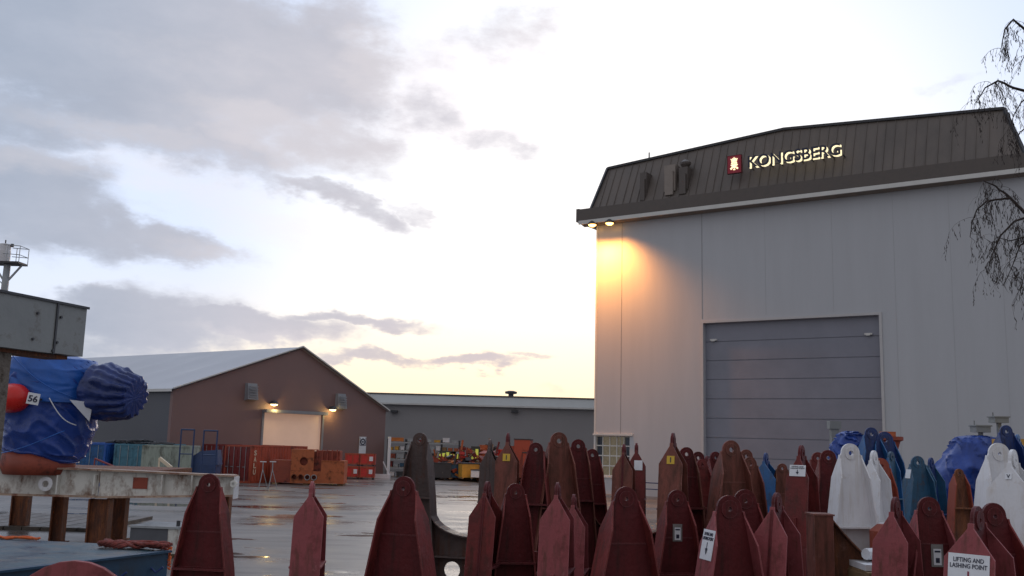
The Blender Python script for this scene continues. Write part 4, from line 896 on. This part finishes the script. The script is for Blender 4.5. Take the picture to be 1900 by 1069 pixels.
cradle(1888, 806, 14.2, 46, 'light blue cradle edge on at the far right behind the white ones', 'blue_paint', 'blue_paint', 1.05, 0, .3)
cradle(1302, 852, 12.6, 12, 'small maroon cradle between the tall stickered brown one and the twin ridges', 'maroon', 'maroon', .85, 0, .2, wf=.6)
cradle(1312, 846, 13.4, 60, 'slim maroon cradle edge on at the left foot of the big door', 'maroon_dark', 'maroon', .9, 0, .2)
cradle(1391, 848, 11.8, 10, 'narrow taupe brown cradle squeezed behind the cradle with white lashing label', 'brown', 'brown', 1.0, 0, .22, wf=.6)
cradle(1653, 838, 12.2, 40, 'light blue narrow cradle edge in front of the slanting dark blue one', 'blue_grey', 'blue_paint', .8, 0, .12, wf=.6)
# rusty lower beam with curved saddle under the labelled maroon cradle
def rusty_saddle():
    Yr = 9.0; a = P(1503, 955, Yr); b_ = P(1538, 955, Yr); c = P(1600, 1069, Yr); w = b_.x-a.x
    o = thing('rusty_saddle', 'rusty brown box column with a curved saddle sweeping right under the white cradle', 'cradle', (a.x, Yr, 0), 0, None)
    b = MB(); b.box(0, w, -.12, .12, 0, a.z); b.box(-.01, w+.01, -.13, .13, a.z+.001, a.z+.015); b.build('column', MT['brown'], o)
    K = 12; x1 = w+.95; top = a.z-.05; low_ = P(1600,1092,Yr).z
    arc = [(w+(x1-w)*k/K, low_+(top-low_)*(1-k/K)**2.0) for k in range(K+1)]
    b = MB(); b.plate([arc+[(x1, low_-.7), (w, low_-.7)]], -.011, .011); b.build('saddle_plate', MT['rust'], o)
    f = MB(); V = []; Fc = []
    for (x, z) in arc: V += [(x+.002,-.12,z),(x+.002,.12,z),(x+.002,.12,z+.015),(x+.002,-.12,z+.015)]
    for i in range(K):
        for k in range(4): q_ = 4*i; Fc.append((q_+k, q_+(k+1) % 4, q_+4+(k+1) % 4, q_+4+k))
    Fc += [(0,1,2,3), tuple(len(V)-4+k for k in range(4))]
    f.add(V, Fc); f.build('saddle_flange', MT['rust'], o)
    f = MB(); f.box(x1+.001, x1+.1, -.12, .12, 0, low_); f.box(w, x1, -.12, .12, 0, .2); f.build('base_beam', MT['rust'], o)
rusty_saddle()

# ================================================================== tarpaulin-wrapped thrusters
def loft(rings, n=96, pleat=0.0, pk=20, seed=0, twist=0.0, cap=True, fr=2.2, fz=.16, ft=1.0, grow=False):
    """rings: list of (center, axis_u, axis_v) ; surface displaced outward in folds"""
    b = MB(); m = len(rings); off = Vector((seed*7.3, seed*3.1, 0))
    for i, (c, u, v) in enumerate(rings):
        for k in range(n):
            a = 2*math.pi*k/n; dr = Vector(u)*math.cos(a)+Vector(v)*math.sin(a); p = Vector(c)+dr
            nz = noise.fractal(p*1.6+off, 1.0, 2.0, 4)
            f1 = math.sin(a*pk+i*twist+4*noise.noise(p*1.1+off)); f1 = (abs(f1)**.6)*(1 if f1 > 0 else -1)
            rd = 1-abs(noise.noise(Vector((math.cos(a)*1.5+i*.035, math.sin(a)*1.5, i*fz*(1+.25*math.sin(a*2+seed))+math.cos(a+1)*1.4*ft))+off))*2.2
            w = pleat*(f1*(.6*i/m if grow else .45*(.5+.5*math.sin(i*.35+seed))) + nz*1.0 + fr*max(0, rd)**3)
            b.v.append(p+dr.normalized()*w)
    for i in range(m-1):
        for k in range(n):
            a = i*n+k; c2 = i*n+(k+1) % n; b.f.append((a, c2, c2+n, a+n))
    if cap: b.f.append(tuple(range(n))[::-1]); b.f.append(tuple((m-1)*n+k for k in range(n)))
    return b
def lerp_rings(keys, m):
    out = []
    for i in range(m):
        t = i/(m-1)*(len(keys)-1); j = min(int(t), len(keys)-2); f = t-j; f = f*f*(3-2*f)*.5+f*.5
        out.append(tuple(Vector(a)*(1-f)+Vector(b)*f for a, b in zip(keys[j], keys[j+1])))
    return out
YT = 28.5
tb = P(92, 868, YT)
th = thing('wrapped_thruster', 'large blue tarpaulin wrapped thruster with red round cap on the white beam table', 'thruster', (tb.x, YT, 0))
def tp(px, py, dy=0.0): q = P(px, py, YT+dy); return Vector((q.x-tb.x, dy, q.z))
ks = []
for (cx_, cy_, rx, tilt) in ((82, 858, 56, 0), (80, 838, 72, .05), (88, 800, 80, .05), (94, 760, 84, .0), (98, 720, 84, 0), (98, 690, 84, 0), (96, 668, 76, 0), (96, 661, 30, 0)):
    c = tp(cx_, cy_); r = rx*YT/F; ks.append((c, (r, 0, -tilt*r*2), (0, r*.85, 0)))
loft(lerp_rings(ks, 110), 220, .04, 9, 1, .16, fr=1.5, fz=.10).build('tarpaulin', MT['tarp_blue'], th, True)
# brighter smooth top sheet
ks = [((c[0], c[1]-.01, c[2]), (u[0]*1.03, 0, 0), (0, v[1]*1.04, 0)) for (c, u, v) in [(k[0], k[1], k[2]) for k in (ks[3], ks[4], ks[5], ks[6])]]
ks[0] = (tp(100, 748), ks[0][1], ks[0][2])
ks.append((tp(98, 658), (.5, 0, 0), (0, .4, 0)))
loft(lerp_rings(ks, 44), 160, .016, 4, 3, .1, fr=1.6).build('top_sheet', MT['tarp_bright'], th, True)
for (pxa, pya, pxb, pyb) in ((10, 842, 150, 800), (60, 664, 172, 745), (128, 742, 165, 790)):
    pts = []
    for j in range(25):
        f = j/24; px_ = pxa+(pxb-pxa)*f; py_ = pya+(pyb-pya)*f+math.sin(f*math.pi)*10; xx = tp(px_, py_); u_ = min(.98, abs(px_-95)/88)
        pts.append(Vector((xx.x, -1.22*math.sqrt(1-u_*u_)-.10, xx.z)))
    m_ = MB(); m_.tube(pts, .016, 6); m_.build('lashing_cord', MT['label_white'] if pxa == 128 else MT['tarp_bright'], th, True)
b = MB(); a = tp(133, 742, -1.16); c = tp(170, 747, -1.03); e = tp(164, 782, -1.05); y_ = -1.30
b.add([(a.x,y_,a.z),(c.x,y_+.35,c.z),(e.x,y_+.3,e.z),(a.x,y_+.03,a.z),(c.x,y_+.38,c.z),(e.x,y_+.33,e.z)], [(0,1,2),(3,5,4),(0,3,4,1),(1,4,5,2),(2,5,3,0)]); b.build('tarp_patch', MT['tarp_white'], th)
# side arm wrapped in pleated navy tarp
k2 = []
ax = Vector((1, -.25, -.16)).normalized(); uu = Vector((0,0,1)) - ax*ax.z; uu.normalize(); vv = ax.cross(uu)
c0_ = tp(168, 722, -.2)
for (t, r) in ((0, .50), (.2, .80), (.5, .84), (.85, .76), (1.15, .68), (1.42, .58), (1.50, .50), (1.52, .2)):
    k2.append((c0_+ax*t, uu*r, vv*r))
loft(lerp_rings(k2, 44), 220, .10, 15, 5, .05, fr=.25, grow=True).build('pleated_cover', MT['tarp_navy'], th, True)
b = MB(); cb_ = tp(72, 850); b.lathe([(.9, 0), (1.0, .25), (.95, .62)], 40, (cb_.x, 0, P(72, 870, YT).z-.15)); b.build('flange_base', MT['primer_red'], th, True)
b = MB(); q_ = tp(16, 738, -1.45); b.lathe([(.02,.56),(.20,.52),(.33,.41),(.39,.26),(.41,.0),(.41,-.3)], 32)
o_ = b.build('shaft_cap', MT['red_plastic'], th, True); o_.location = q_+Vector((-.05, .3, 0)); o_.rotation_euler = Vector((.72, -.6, 0)).to_track_quat('Z', 'Y').to_euler()
q_ = tp(62, 740, -1.62); s_ = YT/F*.82
Mx = frame(q_, (1, .0, -.15), (.15, 0, 1)); b = MB(); b.box(-13*s_, 13*s_, -12*s_, 12*s_, 0, .02); o2 = b.build('number_sign', MT['label_white'], th, M=Mx)
b = MB(); b.box(-.03, .03, -.03, .03, -.5, -.001); b.build('sign_bracket', MT['dark_steel'], o2, M=Mx)
text_obj('56', 'lettering', MT['ink'], o2, Mx @ Matrix.Translation((0, 0, .022)), 20*s_, 14*s_, .01, .02)
# right-hand tarpaulin bundles
def bundle(px, py, Y, label, keys, mk='tarp_blue', pleat=.03, seed=2):
    q = P(px, py, Y); o = thing('wrapped_thruster', label, 'thruster', (q.x, Y, 0), 0, None); k_s = []
    for (cx_, cy_, rx, ry) in keys:
        c = P(cx_, cy_, Y); r = rx*Y/F; k_s.append(((c.x-q.x, 0, c.z), (r, 0, 0), (0, ry*Y/F, 0)))
    loft(lerp_rings(k_s, 40), 80, pleat, 6, seed, .2).build('tarpaulin', MT[mk], o, True)
    k0 = k_s[0]; b = MB(); b.box(-k0[1][0]*.7, k0[1][0]*.7, -k0[1][0]*.7, k0[1][0]*.7, 0, k0[0][2]+.05); b.build('support_stand', MT['primer_red'], o)
    return o, q
bo, bq = bundle(1800, 880, 17, 'large dark blue tarpaulin bundle with shiny top beside the white cradles', [(1797,940,50,45),(1797,905,53,50),(1800,870,52,50),(1806,845,44,40),(1812,822,36,34),(1815,812,30,28),(1815,808,8,8)], 'tarp_blue', .04, 4)
b = MB(); 
for (px, py, w, h) in ((1819, 797, .125, .10), (1853, 780, .12, .09)):
    q = P(px, py, 17); b = MB(); b.box(q.x-bq.x-w, q.x-bq.x+w, -.12, .12, q.z-h*.5, q.z+h*.5); b.box(q.x-bq.x-w*1.15, q.x-bq.x+w*1.15, -.14, .14, q.z+h*.5+.001, q.z+h*.75); b.box(q.x-bq.x-.03, q.x-bq.x+.03, -.03, .03, P(px, 830, 17).z, q.z-h*.5-.001)
    b.tube([(q.x-bq.x-w*.8,0,q.z+h*.76),(q.x-bq.x-w*.8,0,q.z+h*1.5)], .012, 6); b.build('junction_box', MT['steel_grey'], bo)
bundle(1574, 830, 14.5, 'small shiny blue and white tarpaulin bundle behind the white face on cradle', [(1574,900,30,28),(1574,850,30,28),(1576,825,27,26),(1578,806,18,18),(1578,800,4,4)], 'tarp_blue', .035, 7)
b = MB(); q = P(1586, 801, 14.3); b.box(-.06,.06,-.05,.05,0,q.z+.05); b.box(-.09,.09,-.07,.07,q.z-.05+.1,q.z+.17); o = b.build('control_box', MT['steel_grey']); o.location = (q.x, 15.2, 0); tag(o, 'small grey control box on a post behind the blue and white tarpaulin', 'box')
# rusty flanged pipe
q = P(1668, 812, 16); o = thing('flanged_pipe', 'rusty pipe spool with wide top flange left of the blue labelled cradle', 'pipe', (q.x+.05, 16.5, 0))
b = MB(); b.lathe([(.16,0),(.16,q.z-.3),(.12,q.z-.2)], 20); b.build('pipe', MT['rust'], o, False)
b = MB(); b.lathe([(.12,q.z-.2),(.16,q.z-.06),(.21,q.z-.04),(.21,q.z+.02)], 20); b.build('top_flange', MT['primer_red'], o)
b = MB(); b.box(-.14,.06,-.1,.1,q.z+.021,q.z+.10); b.build('cap_plate', MT['rust_orange'], o)
# equipment seen under the white cradles
def low_table():
    Yt = 8.9; a = P(1578, 1028, Yt); c = P(1640, 1028, Yt)
    o = thing('pallet_stack', 'stack of pallets with pale wrapped parts under the white cradles', 'pallets', (a.x, Yt, 0)); w = (c.x-a.x)+.2
    z = 0
    while z < a.z-.12:
        b = MB()
        for k in range(5): b.box(k*w/5+.01, (k+1)*w/5-.01, -.4, .4, z+.10, z+.12)
        for k in range(3): b.box(k*(w-.1)/2, k*(w-.1)/2+.1, -.4, .4, z, z+.099)
        b.build('pallet', MT['wood'], o); z += .125
    b = MB(); b.box(.02, w*.55, -.3, .2, z, z+.05); b.tube([(w*.3,-.35,z+.09),(w*.95,-.3,z+.09)], .035, 10); b.tube([(w*.2,-.1,z+.12),(w*.9,.1,z+.12)], .05, 10); b.build('wrapped_part', MT['label_white'], o)
    b = MB(); b.lathe([(.06,z+.05),(.12,z+.1),(.12,z+.3),(.05,z+.36)], 14, (w*.75,.2,0)); b.build('spare_drum', MT['primer_red'], o)
low_table()
# background blocks low between brackets: dark timber stack right of the door
q = P(1678, 880, 18); o = crate('dark timber crate behind the slanting blue cradles', q.x, 18, 0, .5, .8, q.z, MT['dark_steel'], 0)
q = P(1895, 850, 15.5); o = crate('ochre yellow crate at the right edge behind the cradles', q.x+.47, 16, 0, .9, .8, q.z+.3, MT['yellow_bin'], 0)

# ================================================================== gantry at the left edge
ga_, gb_ = P(-60, 600, 14.3), P(160, 600, 16.7); gdir = gb_-ga_; gdir.z = 0; gl = gdir.length; gang = math.atan2(gdir.y, gdir.x)
zt_g = P(160, 572, 16.7).z; zb_g = P(154, 663, 16.7).z
gt = thing('steel_gantry', 'grey bolted plate girder on a rusty rough column at the left edge', 'gantry', (gb_.x, gb_.y, 0), gang)
b = MB(); b.box(-3.4, -.72, 0, .75, zb_g, zt_g); b.build('girder', MT['steel_grey'], gt)
b = MB(); b.box(-.71, 0, .01, .74, zb_g+.01, zt_g-.01); b.build('end_box', MT['steel_grey'], gt)
b = MB(); b.box(-.735, -.695, -.02, .77, zb_g-.01, zt_g+.005); b.box(-3.4,.02,-.03,-.001,zt_g-.02,zt_g+.02); b.build('seam_strip', MT['dark_steel'], gt)
for (x, z) in ((-1.15, .72), (-1.2, .22), (-.62, .72), (-.66, .22), (-.74,.05)):
    b = MB(); b.lathe([(.022,0),(.022,.03)], 8); o = b.build('bolt', MT['dark_steel'], gt); o.location = (x, 0.005, zb_g+(zt_g-zb_g)*z); o.rotation_euler = (R(90),0,0)
b = MB(); b.box(-3.3, -.2, .15, .6, zb_g-.06, zb_g-.001); b.build('under_flange', MT['rust'], gt)
pc = P(-2, 700, 15.2); vloc = Matrix.Rotation(-gang, 4, 'Z') @ (Vector((pc.x, pc.y+.1, 0))-Vector((gb_.x, gb_.y, 0)))
b = MB(); b.box(vloc.x-.35, vloc.x+.12, vloc.y-.02, vloc.y+.4, 0, zb_g-.061); b.build('column', MT['concrete'], gt)
# radar mast
Ym = 30; q = P(6, 545, Ym); px_ = Ym/F
ms = thing('radar_mast', 'slim grey mast with railed platform and white drum above the girder', 'mast', (q.x, Ym, 0))
zp = P(20, 491, Ym).z
b = MB(); b.tube([(-.02,0,0),(.03,0,zp)], [.16,.10], 14); b.build('mast_pole', MT['galv'], ms)
b = MB(); b.box(-.45,.52,-.3,.3,zp,zp+.06); b.build('platform', MT['dark_steel'], ms)
b = MB()
for (x0_, x1_) in ((-.4,.03),(.5,.03)): b.bar((x0_,0,zp),(x1_,0,zp-.6),.05)
b.build('brace', MT['galv'], ms)
b = MB()
for y in (-.28,.28):
    for z in (.3,.58): b.tube([(0,y,zp+z),(.52,y,zp+z-.03)], .012, 6)
    for x in (.14,.52): b.tube([(x,y,zp),(x,y,zp+.56)], .012, 6)
for z in (.3,.58): b.tube([(.52,-.28,zp+z-.03),(.52,.28,zp+z-.03)], .012, 6)
b.build('railing', MT['galv'], ms)
b = MB(); b.lathe([(.20,zp+.06),(.20,zp+.42)], 20, (-.12,0,0)); b.lathe([(.17,zp+.42),(.17,zp+.64),(.1,zp+.66)], 20, (-.10,0,0)); b.build('radar_drum', MT['white_paint'], ms)
b = MB(); b.tube([(-.1,0,zp+.66),(-.1,0,zp+.78)], .02, 6); b.box(.08,.16,-.03,.03,zp+.56,zp+.66); b.tube([(-.3,0,zp-.4),(-.12,.1,zp-.6),(-.06,.05,zp-.95),(-.02,0,zp-1.2)], .015, 6); b.build('cable', MT['dark_steel'], ms)

# ================================================================== white beam table
YB = 28.2; ztab = P(190, 877, YB).z
tA = P(-80, 870, YB); 
tbl = thing('beam_table', 'long rust stained white steel beam table on rusty legs at the left', 'support table', (tA.x, YB, 0))
def bx_(px): return P(px, 900, YB).x-tA.x
def bz_(px, py): return P(px, py, YB).z
def girder(px0, px1, t0, t1, b0, b1, mk, name, y0=-.25):
    x0_, x1_ = bx_(px0), bx_(px1); Z = [bz_(px0, t0), bz_(px1, t1), bz_(px0, b0), bz_(px1, b1)]
    m = MB(); m.hexa([(x0_,y0+.2,Z[2]),(x1_,y0+.2,Z[3]),(x1_,y0+.23,Z[3]),(x0_,y0+.23,Z[2]),(x0_,y0+.2,Z[0]),(x1_,y0+.2,Z[1]),(x1_,y0+.23,Z[1]),(x0_,y0+.23,Z[0])])
    o = m.build(name, MT[mk], tbl)
    f = MB()
    for (za, zb_) in ((Z[0], Z[1]), (Z[2], Z[3])):
        f.hexa([(x0_,y0,za),(x1_,y0,zb_),(x1_,y0+.45,zb_),(x0_,y0+.45,za),(x0_,y0,za+.05),(x1_,y0,zb_+.05),(x1_,y0+.45,zb_+.05),(x0_,y0+.45,za+.05)])
    f.build('beam_flange', MT['cream_rust'], o)
    return o
T('cream_rust', (.42,.30,.22), .55, var=.3, scale=2, dirt=(.20,.07,.04), damt=.5, dscale=3)
g1 = girder(-80, 184, 864, 873, 916, 923, 'offwhite_paint', 'beam'); g2 = girder(186, 438, 873, 885, 924, 921, 'offwhite_paint', 'beam')
m = MB(); x = bx_(265); z0_, z1_ = bz_(265, 907), bz_(265, 886); m.box(bx_(248), bx_(275), -.072, -.052, z0_, z1_); m.build('primer_patch', MT['primer_red'], tbl)
for px in (112, 180, 305, 360):
    m = MB(); m.box(bx_(px)-.02, bx_(px)+.02, -.24, -.055, bz_(px, 916), bz_(px, 881)); m.build('web_stiffener', MT['offwhite_paint'], tbl)
m = MB(); m.box(bx_(438)+.001, bx_(438)+.03, -.25, .2, bz_(438, 925), bz_(438, 884)); m.build('end_plate', MT['white_paint'], tbl)
# lashing lugs
for px in (93, 438):
    r_ = .2 if px == 93 else .1; c_ = (bx_(px), bz_(px, 897)); m = MB(); m.plate([hole_ring(c_[0], c_[1], r_, 20), hole_ring(c_[0], c_[1], r_*.45, 20)], -.30, -.26)
    m.build('lashing_lug', MT['white_paint'] if px == 93 else MT['offwhite_paint'], tbl); 
m = MB(); m.box(bx_(-80), bx_(425), .21, .75, ztab-.02, ztab+.02); m.build('deck_plate', MT['cream_rust'], tbl)
def hleg(px, w, Y_, y_, mk='rust', zt=None):
    m = MB(); q = P(px, 950, Y_); x = q.x-tA.x; y = Y_-YB; w = w*Y_/F; zt = zt or bz_(px, y_)
    m.box(x-w/2, x-w/2+.04, y-.16, y+.16, 0, zt); m.box(x+w/2-.04, x+w/2, y-.16, y+.16, 0, zt); m.box(x-w/2+.04, x+w/2-.04, y-.02, y+.02, 0, zt); m.box(x-w*.7, x+w*.7, y-.3, y+.3, 0, .03)
    m.build('leg', MT[mk], tbl)
hleg(110, 22, 30.3, 916, zt=ztab-.03); hleg(186, 38, YB+.02, 926); hleg(38, 30, 34, 900, zt=bz_(38, 914)); hleg(218, 34, 31.5, 925, zt=ztab-.03); hleg(421, 11, 30.5, 925, zt=ztab-.03)
m = MB(); m.box(bx_(-80), bx_(225), 2.62, 6.2, ztab-.42, ztab-.02); m.build('rear_beam', MT['rust'], tbl)
# planked mats standing in for the dark brown puddle under table
b = MB()
for k in range(9): b.box(-2.6+.62*k, -2.6+.62*k+.58, -2.2, 3.2, 0, .12)
q = G(95, 975); o = b.build('puddle_mat', MT['mat_dark']); o.location = (q.x-.6, q.y+.3, 0.0); tag(o, 'dark brown planked mats standing in for a wet puddle under the white beam table', 'mat')
# grey crate
q0, q1 = G(238, 1030, 0), G(338, 1030, 0)
w = (q1.x-q0.x); zc_ = P(290, 976, q0.y).z
o = thing('steel_crate', 'low grey steel crate with pale lid behind the blue deck', 'crate', (q0.x, q0.y, 0), R(-8))
b = MB(); b.box(0, w*.80, 0, 1.3, .08, zc_-.06); b.build('body', MT['crate_grey'], o)
b = MB(); 
for k in range(6): b.box(w*.802, w, .0+.2*k, .18+.2*k, .08, zc_-.06)
b.build('slatted_side', MT['offwhite_paint'], o)
b = MB(); b.box(-.05, w+.05, -.05, 1.35, zc_-.055, zc_); b.build('lid', MT['galv'], o)
b = MB(); b.bar((w*.9,.3,zc_),(w*.9,.3,zc_+.15),.08); b.build('lid_knob', MT['dark_steel'], o)
for x in (.1, w*.8): b = MB(); b.box(x, x+.15, .1, 1.2, 0, .079); b.build('skid', MT['wood'], o)

# ================================================================== blue deck frame
ZD = 1.5
c = [G(-60, 1066, ZD), G(311, 1022, ZD), G(200, 1009, ZD), G(-60, 997, ZD)]
c[2] = G(240, 1011, ZD)
dk_ = thing('steel_deck', 'worn blue steel deck frame with ropes on it at the bottom left', 'deck', (c[1].x, c[1].y, 0))
o0 = Vector((c[1].x, c[1].y, 0)); cc = [v-o0 for v in c]
b = MB(); b.hexa([(v.x, v.y, ZD-.03) for v in cc]+[(v.x, v.y, ZD) for v in cc])
T('deck_blue', (.035,.075,.10), .4, var=.35, scale=2, bump=.15, dirt=(.12,.11,.10), damt=.45, dscale=2.5, rvar=.2)
b.build('deck_plate', MT['deck_blue'], dk_)
e0, e1 = cc[0], cc[1]; dn = (e1-e0); dn.z = 0; dn.normalize(); nn = Vector((dn.y, -dn.x, 0))
b = MB()
for (z0_, z1_, o_a, o_b) in ((ZD-.02, ZD+.012, -.02, .10), (ZD-.42, ZD-.021, 0, .02), (ZD-.44, ZD-.421, -.02, .14)):
    pts = [e0+nn*o_a, e1+nn*o_a, e1+nn*o_b, e0+nn*o_b]
    pts = [Vector((p.x, p.y, 0)) for p in pts]
    b.hexa([(p.x, p.y, z0_) for p in pts]+[(p.x, p.y, z1_) for p in pts])
b.build('edge_channel', MT['edge_blue'], dk_)
for k in (.45, .72, .93):
    p_ = e0.lerp(e1, k)+nn*.06; b = MB(); b.tube([(p_.x-.10,p_.y,ZD-.12),(p_.x-.10,p_.y-.06,ZD-.22),(p_.x,p_.y-.08,ZD-.3),(p_.x+.10,p_.y-.05,ZD-.22)], .018, 8); b.build('tie_ring', MT['blue_dark'], dk_)
for v in cc:
    b = MB(); x, y = v.x*.93-.15, v.y*.93+.05; b.box(x-.1, x+.1, y, y+.2, 0, ZD-.45); b.build('leg', MT['blue_dark'], dk_)
random.seed(3)
def rope(label, pa, pb, m_, n, rad, spread):
    b = MB()
    for k in range(n):
        pts = []; ph = random.random()*6
        for j in range(13):
            t = j/12; p = pa.lerp(pb, t); pts.append(p+Vector((random.uniform(-.02,.02), math.sin(t*9+ph)*spread, rad+abs(math.sin(t*5+ph))*spread*.5)))
        b.tube(pts, rad, 7)
    o = b.build('rope_coil', m_, None, True); return tag(o, label, 'rope')
rope('bundle of dark red slings lying along the back of the blue deck', G(188, 1016, ZD), G(312, 1021, ZD), MT['rope_red'], 10, .026, .16)
rope('faded red rope lying at the left end of the blue deck', G(-20, 1000, ZD), G(70, 1003, ZD), MT['rope_orange'], 3, .02, .06)
b = MB(); q = G(312, 1021, ZD)
for k in range(4): b.tube([q+Vector((random.uniform(-.05,.08), -.05+.03*math.sin(j+k), .05-.05*j)) for j in range(8)], .014, 6)
o = b.build('rope_tail', MT['rope_orange']); tag(o, 'orange rope end hanging over the right end of the blue deck', 'rope')
# red and white striped pole and pale hose near blue containers
q1, q2 = P(176, 851, 50), P(212, 866, 50)
b = MB(); b.tube([q1, q2], .05, 8); b.tube([q1, Vector((q1.x, q1.y, 0))], .04, 8); b.tube([q2, Vector((q2.x, q2.y, 0))], .04, 8); o = b.build('barrier_pole', MT['maroon_pale']); tag(o, 'slanting red and white barrier pole before the blue containers', 'barrier')
q1, q2 = P(296, 850, 52), P(318, 868, 52)
b = MB(); b.bar(q1, q2, .16); b.bar(q1, (q1.x, q1.y, 0), .08); b.bar(q2, (q2.x, q2.y, 0), .08); o = b.build('pale_strut', MT['cream_paint']); tag(o, 'pale slanting strut in front of the grey green container', 'strut')

# ================================================================== birch
random.seed(11)
YW = 21.0
def birch():
    base = P(2040, 800, YW); bx0 = base.x
    tr_ = thing('birch_tree', 'bare birch with drooping twigs reaching in at the right edge', 'tree', (bx0, YW, 0))
    def loc(px, py, dy=0.0):
        q = P(px, py, YW+dy); return Vector((q.x-bx0, q.y-YW, q.z))
    t = MB(); pts = [(0,0,0),(.05,0,2.5),(-.05,.1,5),(.1,0,8),(.0,0,11),(.1,.1,14)]; t.tube(pts, [.26,.21,.17,.12,.08,.03], 14); t.build('trunk', MT['birch_bark'], tr_, True)
    limbs = MB(); tw = MB()
    def twig(p, l, d, r, depth=0):
        n = 7; pts = [p]; d = d.normalized()
        for k in range(n):
            d = (d*.80+Vector((random.uniform(-.28,.28), random.uniform(-.28,.28), -.24+random.uniform(-.14,.14)))).normalized(); pts.append(pts[-1]+d*l/n)
        tw.tube(pts, [r*(1-.65*k/n) for k in range(n+1)], 4, False)
        for k in range(1, n+1):
            if depth < 2 and random.random() < (.5 if depth == 0 else .3):
                twig(pts[k], l*random.uniform(.3,.6), Vector((random.uniform(-1,1),random.uniform(-1,1),random.uniform(-.7,.25)))+d*.5, r*.7, depth+1)
            if random.random() < .15:      # catkins / buds
                q = pts[k]; tw.tube([q, q+Vector((random.uniform(-.02,.02),random.uniform(-.02,.02),-.05))], .006, 4, False)
    L_ = [([(2030,470),(1960,430),(1900,394),(1875,367),(1847,346),(1823,335)], .055, .4),
          ([(1876,368),(1852,370),(1830,374),(1812,390),(1803,415),(1800,440)], .028, .3),
          ([(2030,520),(1950,440),(1915,400),(1882,411),(1856,438),(1840,475),(1832,508)], .04, -.3),
          ([(2030,560),(1960,470),(1915,437),(1872,447),(1850,440)], .03, .1),
          ([(1920,440),(1893,455),(1878,495),(1862,530)], .02, -.2),
          ([(2030,340),(1960,200),(1915,172),(1880,163),(1852,150),(1828,163),(1812,190)], .05, .2),
          ([(1915,172),(1895,190),(1880,215),(1875,240)], .02, -.2),
          ([(2030,200),(1950,90),(1905,58),(1880,36),(1864,55),(1858,90)], .045, 0),
          ([(2020,300),(1950,240),(1915,228),(1893,245),(1882,270)], .03, .2),
          ([(2000,120),(1930,95),(1903,98),(1893,120)], .025, -.4),
          ([(2030,600),(1960,520),(1925,490),(1903,500),(1893,540)], .03, .1)]
    for (pp, r, dy) in L_:
        pts = [loc(x, y, dy*i/len(pp)) for i, (x, y) in enumerate(pp)]
        sm = []
        for i in range(len(pts)-1):
            for k in range(4):
                f = k/4; sm.append(pts[i].lerp(pts[i+1], f)+Vector((random.uniform(-.012,.012),)*3))
        sm.append(pts[-1]); n = len(sm)
        if pts[0].x > -.6: sm[0] = Vector((0, 0, sm[0].z-.3))
        limbs.tube(sm, [max(.008, r*(1-.85*i/n)) for i in range(n)], 7)
        for i in range(3, n):
            for _ in range(2 if i < n*.5 else 3):
                if random.random() < .36:
                    twig(sm[i], random.uniform(.3, .95), Vector((random.uniform(-1,.6), random.uniform(-.8,.8), random.uniform(-.5,.5))), random.uniform(.0035,.0062))
    # the rest of the crown, out of the view
    for k in range(22):
        z = random.uniform(5, 13.5); a = random.uniform(-1.2, 1.2); l = random.uniform(1.5, 3.0)*(1-(z-4)/14); p0 = Vector((0,0,z)); d = Vector((math.cos(a), math.sin(a), .5)); sm = [p0]
        for j in range(8): d = (d+Vector((0,0,-.12))).normalized(); sm.append(sm[-1]+d*l/8)
        limbs.tube(sm, [.05*(1-.1*j) for j in range(9)], 6)
        for j in range(3, 9):
            for _ in range(2): twig(sm[j], random.uniform(.4,1.0), Vector((random.uniform(-1,1),random.uniform(-1,1),-.2)), .008, 1)
    limbs.build('branch', MT['bark'], tr_, True); tw.build('crown', MT['bark'], tr_)
T('birch_bark', (.45,.43,.40), .8, var=.3, scale=3, dirt=(.03,.025,.02), damt=.45, dscale=5)
birch()
print('objects', len(bpy.data.objects))
